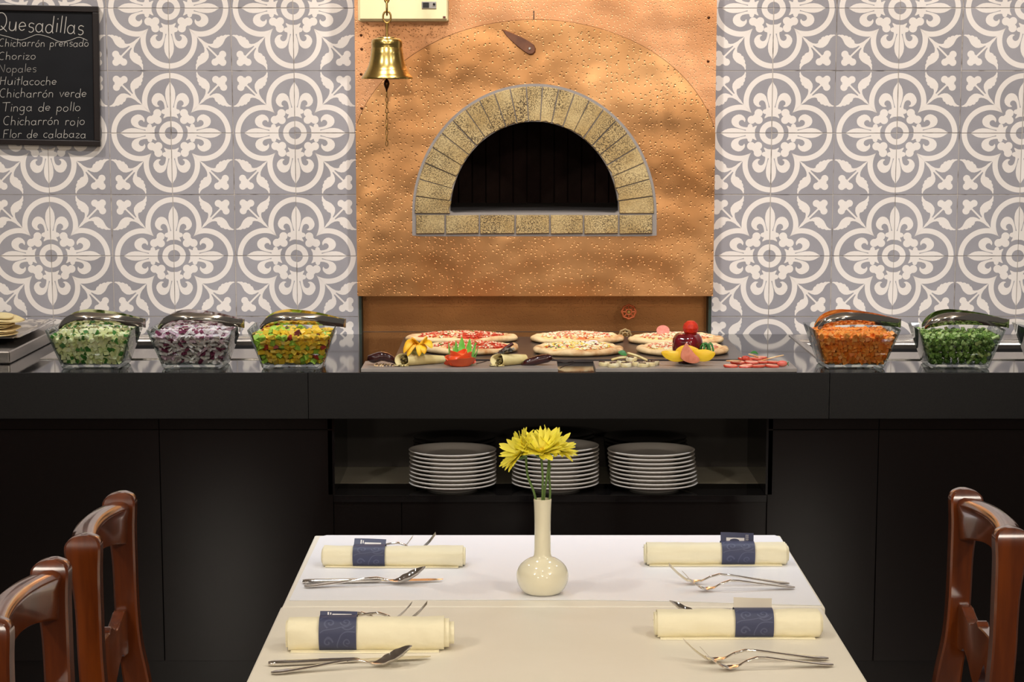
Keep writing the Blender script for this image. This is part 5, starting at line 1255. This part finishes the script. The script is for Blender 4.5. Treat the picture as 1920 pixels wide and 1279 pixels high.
# ------------------------------------------------------------ napkin rolls with paper bands
def napkin(x0, x1, yb, h, d, bx0, bx1, ztab, lab, blab_, tab, seed, flip=False, ext=.012, rz=0):
    a, b = atZ(x0, yb, ztab), atZ(x1, yb, ztab); L = b.x - a.x; cxm = (a.x + b.x) / 2; cy_ = (a.y + b.y) / 2 + d * .42
    t = thing('napkin_roll', (cxm, cy_, ztab), lab, 'napkin', 'rolled napkins on the tables', rz)
    def sec(x, k, n=36, ph0=0):
        out = []
        for j in range(n):
            ph = 2 * PI * j / n; c, s = math.cos(ph), math.sin(ph)
            rx = math.copysign(abs(c) ** .8, c) * d / 2; rz_ = math.copysign(abs(s) ** .82, s) * h / 2
            w_ = 1 + .10 * noise.noise(Vector((x * 16 + seed, c * 1.2, s * 1.2))) + .035 * noise.noise(Vector((x * 60 + seed, c * 3, s * 3)))
            out.append((x, rx * k * w_, max(.0006, h / 2 + rz_ * k * w_ - .001)))
        return out
    pinch = lambda x: 1.02 - .09 * math.exp(-((x - (atZ((bx0 + bx1) / 2, yb, ztab).x - cxm)) / .045) ** 2)
    m = MB(); xs_ = [-L / 2 + L * i / 40 for i in range(41)]
    rings = [sec(xs_[0] + .006, .82), sec(xs_[0] + .001, .9)] + [sec(x, pinch(x)) for x in xs_] + [sec(xs_[-1] - .001, .9), sec(xs_[-1] - .006, .82)]
    m.loft(rings); m.build('outer_fold', M['napkin'], t, smooth=60)
    # inner layers stepping out of the ends
    e = -1 if flip else 1
    for k, (kk, out) in enumerate(((.86, .5), (.66, 1.0))):
        m = MB(); q0 = e * (L / 2 - .02); q1 = e * (L / 2 + ext * out)
        r_ = [sec(q0, kk), sec(q1, kk), sec(q1 - e * .001, kk * .93), sec(q1 - e * .008, kk * .88)]
        m.loft(r_); m.build('inner_fold', M['napkin'], t, smooth=50)
    m = MB(); q0 = -e * (L / 2 - .02); q1 = -e * (L / 2 + .004); m.loft([sec(q0, .84), sec(q1, .84), sec(q1 + e * .001, .78), sec(q1 + e * .008, .7)]); m.build('inner_fold', M['napkin'], t, smooth=50)
    # free edge of the cloth lying at the front foot
    m = MB(); y_ = -d / 2; m.loft([[(x, y_ - .0025 - .002 * math.sin(x * 26 + seed), .0005), (x, y_ + .012, .0006), (x, y_ + .012, .0028), (x, y_ - .002 - .002 * math.sin(x * 26 + seed), .0020)] for x in [-L / 2 + .004 + (L - .012) * i / 20 for i in range(21)]]); m.build('free_edge', M['napkin'], t, smooth=30)
    # ---- band
    B0, B1 = atZ(bx0, yb, ztab).x, atZ(bx1, yb, ztab).x; bw = B1 - B0; bc = (B0 + B1) / 2
    g = thing('paper_band', (bc, cy_, ztab), blab_, 'napkin band', 'paper bands around the napkins', rz)
    def bs(x, off, ph):
        c, s = math.cos(ph), math.sin(ph); rx = math.copysign(abs(c) ** .8, c) * (d / 2 * .99 + off); rz_ = math.copysign(abs(s) ** .82, s) * (h / 2 * .99 + off)
        return (x, rx, max(.0003 + (off - .0012), h / 2 + rz_))
    n = 48; m = MB(); PH = [2 * PI * j / n for j in range(n)]
    m.loft([[bs(-bw / 2, .0024, p) for p in PH], [bs(bw / 2, .0024, p) for p in PH], [bs(bw / 2, .0017, p) for p in PH], [bs(-bw / 2, .0017, p) for p in PH], [bs(-bw / 2, .0024, p) for p in PH]], False, False)
    m.build('sleeve', M['band'], g, smooth=50)
    # printed scrolls on the front of the sleeve (u 0..1 across, v 0..1 from foot to top)
    pr = MB()
    def sp_(cu, cv, r0, turns, a0, sgn=1, tail=None):
        pts = []
        for i in range(int(26 * turns)):
            f_ = i / (26 * turns); a = a0 + sgn * 2 * PI * turns * f_; r = r0 * (.12 + .88 * f_) ; pts.append((cu + r * math.cos(a), cv + r * math.sin(a)))
        return pts + (tail or [])
    lines = [(sp_(.30, .70, .17, 1.35, 2.4, 1, None), .017), (sp_(.72, .74, .15, 1.4, 5.4, -1), .014), (sp_(.24, .20, .14, 1.2, 1.0, -1), .017), (sp_(.76, .20, .13, 1.3, 3.4), .013),
             ([(.02, .40), (.12, .47), (.26, .50), (.42, .52), (.60, .57), (.76, .59), (.87, .68)], .011), ([(.50, .01), (.49, .12), (.53, .26), (.62, .38), (.76, .44), (.97, .43)], .011), ([(.03, .84), (.10, .93), (.2, .97)], .012), ([(.62, .57), (.72, .50), (.86, .52), (.95, .60)], .012)]
    lines = [(([(q.x, q.y) for q in spline([(u, v, 0) for u, v in ln], 5)] if len(ln) < 12 else ln), wd) for ln, wd in lines]
    for ln, wd in lines:
        pts = []
        for u, v in ln:
            if not (.02 < u < .98 and .0 <= v <= 1): continue
            ph = R(-118) if 0 else lerp(R(218), R(100), v); pts.append((u, v, ph))
        for (u, v, ph), (u2, v2, ph2) in zip(pts, pts[1:]):
            du, dv = u2 - u, v2 - v; l = math.hypot(du, dv) or 1; nx, ny = -dv / l * wd * 1.3, du / l * wd * 1.3
            P_ = lambda uu, vv: bs((uu - .5) * bw, .0027, lerp(R(218), R(100), vv))
            pr.add([P_(u - nx, v - ny), P_(u2 - nx, v2 - ny), P_(u2 + nx, v2 + ny), P_(u + nx, v + ny)], [(0, 1, 2, 3)])
    pr.build('scroll_print', M['band_light'], g, fixn=False)
    if tab:
        th_, lean, mt, ink = tab; z0 = h + .001; m = MB(); rings = []
        for i in range(7):
            u = i / 6; y = .004 + math.sin(lean) * th_ * u * (1 if i else 1); z = z0 + math.cos(lean) * th_ * u
            rings.append((y, z))
        sx_ = bw / 2; cur = lambda x, u: .0016 * math.sin(x / bw * 4 + seed) * u
        fr = [[(x, y + cur(x, k / 6), z + .0015 * (x / bw) * (-1)) for y, z in [rings[k]] for x in [-sx_ + 2 * sx_ * q / 8 for q in range(9)]] for k in range(7)]
        bkk = [[(x, y + .0008, z) for x, y, z in r_] for r_ in fr]
        loop = [f_ + b_[::-1] for f_, b_ in zip(fr, bkk)]; m.loft(loop)
        to = m.build('tab', M[mt], g, smooth=40)
        if ink:
            p0 = rings[0]; q = MB()
            def pt(u, v): 
                x = (u - .5) * bw; y, z = p0[0] + math.sin(lean) * th_ * v, p0[1] + math.cos(lean) * th_ * v; return (x, y + cur(x, v) - .0006, z - .0015 * (x / bw))
            def rect(u0, u1, v0, v1): q.add([pt(u0, v0), pt(u1, v0), pt(u1, v1), pt(u0, v1)], [(0, 1, 2, 3)])
            if ink == 1:
                rect(.17, .72, .05, .42)
                for k, (u0, u1) in enumerate(((.76, .79), (.81, .84))):
                    for j in range(6): rect(u0, u1 if j % 2 else u1 - .01, .12 + j * .12, .19 + j * .12)
            else:
                rect(.33, .85, .12, .4); rect(.2, .24, .15, .8); rect(.27, .30, .2, .7)
            q.build('printed_label', M['white_ink'], to, fixn=False)
            if ink == 1:
                q = MB(); 
                c_ = [(.42 + .15 * math.cos(a), .05 + .27 * math.sin(a)) for a in [PI * i / 12 for i in range(13)]]
                pts = [pt(u, v) for u, v in c_]; q.add([(x, y - .0004, z) for x, y, z in pts], [tuple(range(len(pts)))]); q.build('printed_emblem', M['band'], to, fixn=False)
    return t
napkin(540, 832, 1223, .052, .062, 598, 668, zn, 'cream napkin roll at the front left of the near table', 'dark blue patterned paper band on the front left napkin roll', (.009, R(55), 'band', 2), 1, False, .016, R(.8))
napkin(606, 868, 1064, .037, .055, 662, 722, zf_, 'cream napkin roll at the back left beside the counter', 'dark blue patterned paper band on the back left napkin roll', (.018, R(62), 'band', 2), 2, True, .004, R(-1))
napkin(1213, 1474, 1061, .041, .052, 1353, 1415, zf_, 'cream napkin roll at the back right beside the counter', 'blue patterned paper band with an upright printed tab on the back right napkin', (.0165, R(8), 'band', 1), 3, False, .006, R(.3))
napkin(1233, 1537, 1198, .044, .056, 1378, 1450, zn, 'cream napkin roll at the front right of the near table', 'blue patterned paper band with a cream tab on the front right napkin', (.017, R(15), 'band_grey', 0), 4, False, .006, R(.2))

# ------------------------------------------------------------ chairs
def make_chair(w_, lab):
    """back towards -x, sitter faces +x; origin on the floor under the middle of the back"""
    t = thing('dining_chair', (0, 0, 0), lab, 'chair', 'wooden chairs at the tables'); hy = w_ / 2; ty = .019
    prof = [(0, -.075, -.040), (.15, -.050, -.012), (.32, -.020, .026), (.45, -.006, .044), (.55, -.002, .046), (.62, -.007, .038), (.68, -.014, .027), (.75, -.018, .022), (.83, -.020, .021), (.89, -.027, .021), (.920, -.034, .0225), (.936, -.033, .0225), (.946, -.023, .017), (.951, -.008, .006)]
    for s in (-1, 1):
        m = MB(); rings = []
        sp = spline([(a, z, b) for z, a, b in prof], 4)
        for q in sp:
            a, z, b = q; e = ty * (1 - .25 * (max(0, z - .922) / .029) ** 2)
            r = min(.0035, (b - a) * .3)
            rings.append([(a, s * hy - e + r, z), (a + r, s * hy - e, z), (b - r, s * hy - e, z), (b, s * hy - e + r, z), (b, s * hy + e - r, z), (b - r, s * hy + e, z), (a + r, s * hy + e, z), (a, s * hy + e - r, z)])
        m.loft(rings); m.build('rear_leg', M['wood'], t, smooth=42)
    # crest rail: bowed back, rolled top, arched lower edge
    m = MB(); rings = []; n = 20; yl = hy - ty * .6
    for i in range(n + 1):
        v = -1 + 2 * i / n; y = v * yl; bow = -.020 * (1 - v * v); zb = .858 + .022 * (1 - v * v); zt = .936 + .006 * (1 - v * v)
        x0, x1 = -.020 + bow, .010 + bow
        rings.append([(x1 - .004, y, zb), (x1, y, zb + .004), (x1 + .001, y, zt - .030), (x1 + .005, y, zt - .014), (x1 + .002, y, zt - .004), (x1 - .008, y, zt), (x0 + .006, y, zt - .001), (x0 - .006, y, zt - .010), (x0 - .004, y, zt - .026), (x0, y, zb + .004), (x0 + .004, y, zb)])
    m.loft(rings); m.build('crest_rail', M['wood'], t, smooth=60)
    # scalloped lower rail
    m = MB(); rings = []; n = 48
    def ztop(v):
        a = abs(v); return .745 if a > .86 else .745 - .022 * math.sin((.86 - a) / .30 * PI / 2) ** 1 if a > .56 else .723 + .016 * (1 - abs(a - .36) / .2) if a > .30 else .731
    def zbot(v):
        a = abs(v); return .664 if a > .8 else .664 - .030 * math.sin((.8 - a) / .8 * PI) + .012 * math.cos(a * 9)
    for i in range(n + 1):
        v = -1 + 2 * i / n; y = v * yl; bow = -.014 * (1 - v * v); x0, x1 = -.014 + bow, .006 + bow; zt, zb = ztop(v), zbot(v)
        rings.append([(x1, y, zb), (x1, y, zt - .002), (x1 - .002, y, zt), (x0 + .002, y, zt), (x0, y, zt - .002), (x0, y, zb)])
    m.loft(rings); m.build('lower_rail', M['wood'], t, smooth=35)
    m = MB(); m.box(.015, .42, -hy - .01, hy + .01, .435, .462); m.build('seat', M['wood'], t, bevel=.008, seg=3)
    m = MB(); m.box(.03, .40, -hy + .01, hy - .01, .375, .434); m.build('apron', M['wood'], t)
    for s in (-1, 1):
        m = MB(); rings = [[(.385 + a * k, s * (hy - .015) + b * k, z) for a, b in ((-1, -1), (1, -1), (1, 1), (-1, 1))] for z, k in ((0, .014), (.2, .017), (.375, .021))]; m.loft(rings); m.build('front_leg', M['wood'], t, bevel=.003)
    m = MB(); m.box(.02, .37, -hy + .01, -hy + .028, .16, .19); m.build('stretcher', M['wood'], t); m = MB(); m.box(.02, .37, hy - .028, hy - .01, .16, .19); m.build('stretcher', M['wood'], t)
    return t
ch = make_chair(.395, 'glossy brown wooden chair on the left, the one nearer the black counter')
ch.location = (-.679, 3.685, 0); ch.rotation_euler = (0, 0, R(1.6))
c2 = dup(ch, (-.686, 3.098, 0), (0, 0, 0), 'glossy brown wooden chair cut off at the lower left corner of the photo')
c3 = dup(ch, (.800, 3.735, 0), (0, 0, R(180)), 'glossy brown wooden chair at the right edge of the photo'); c3.scale = (1, .93, 1)
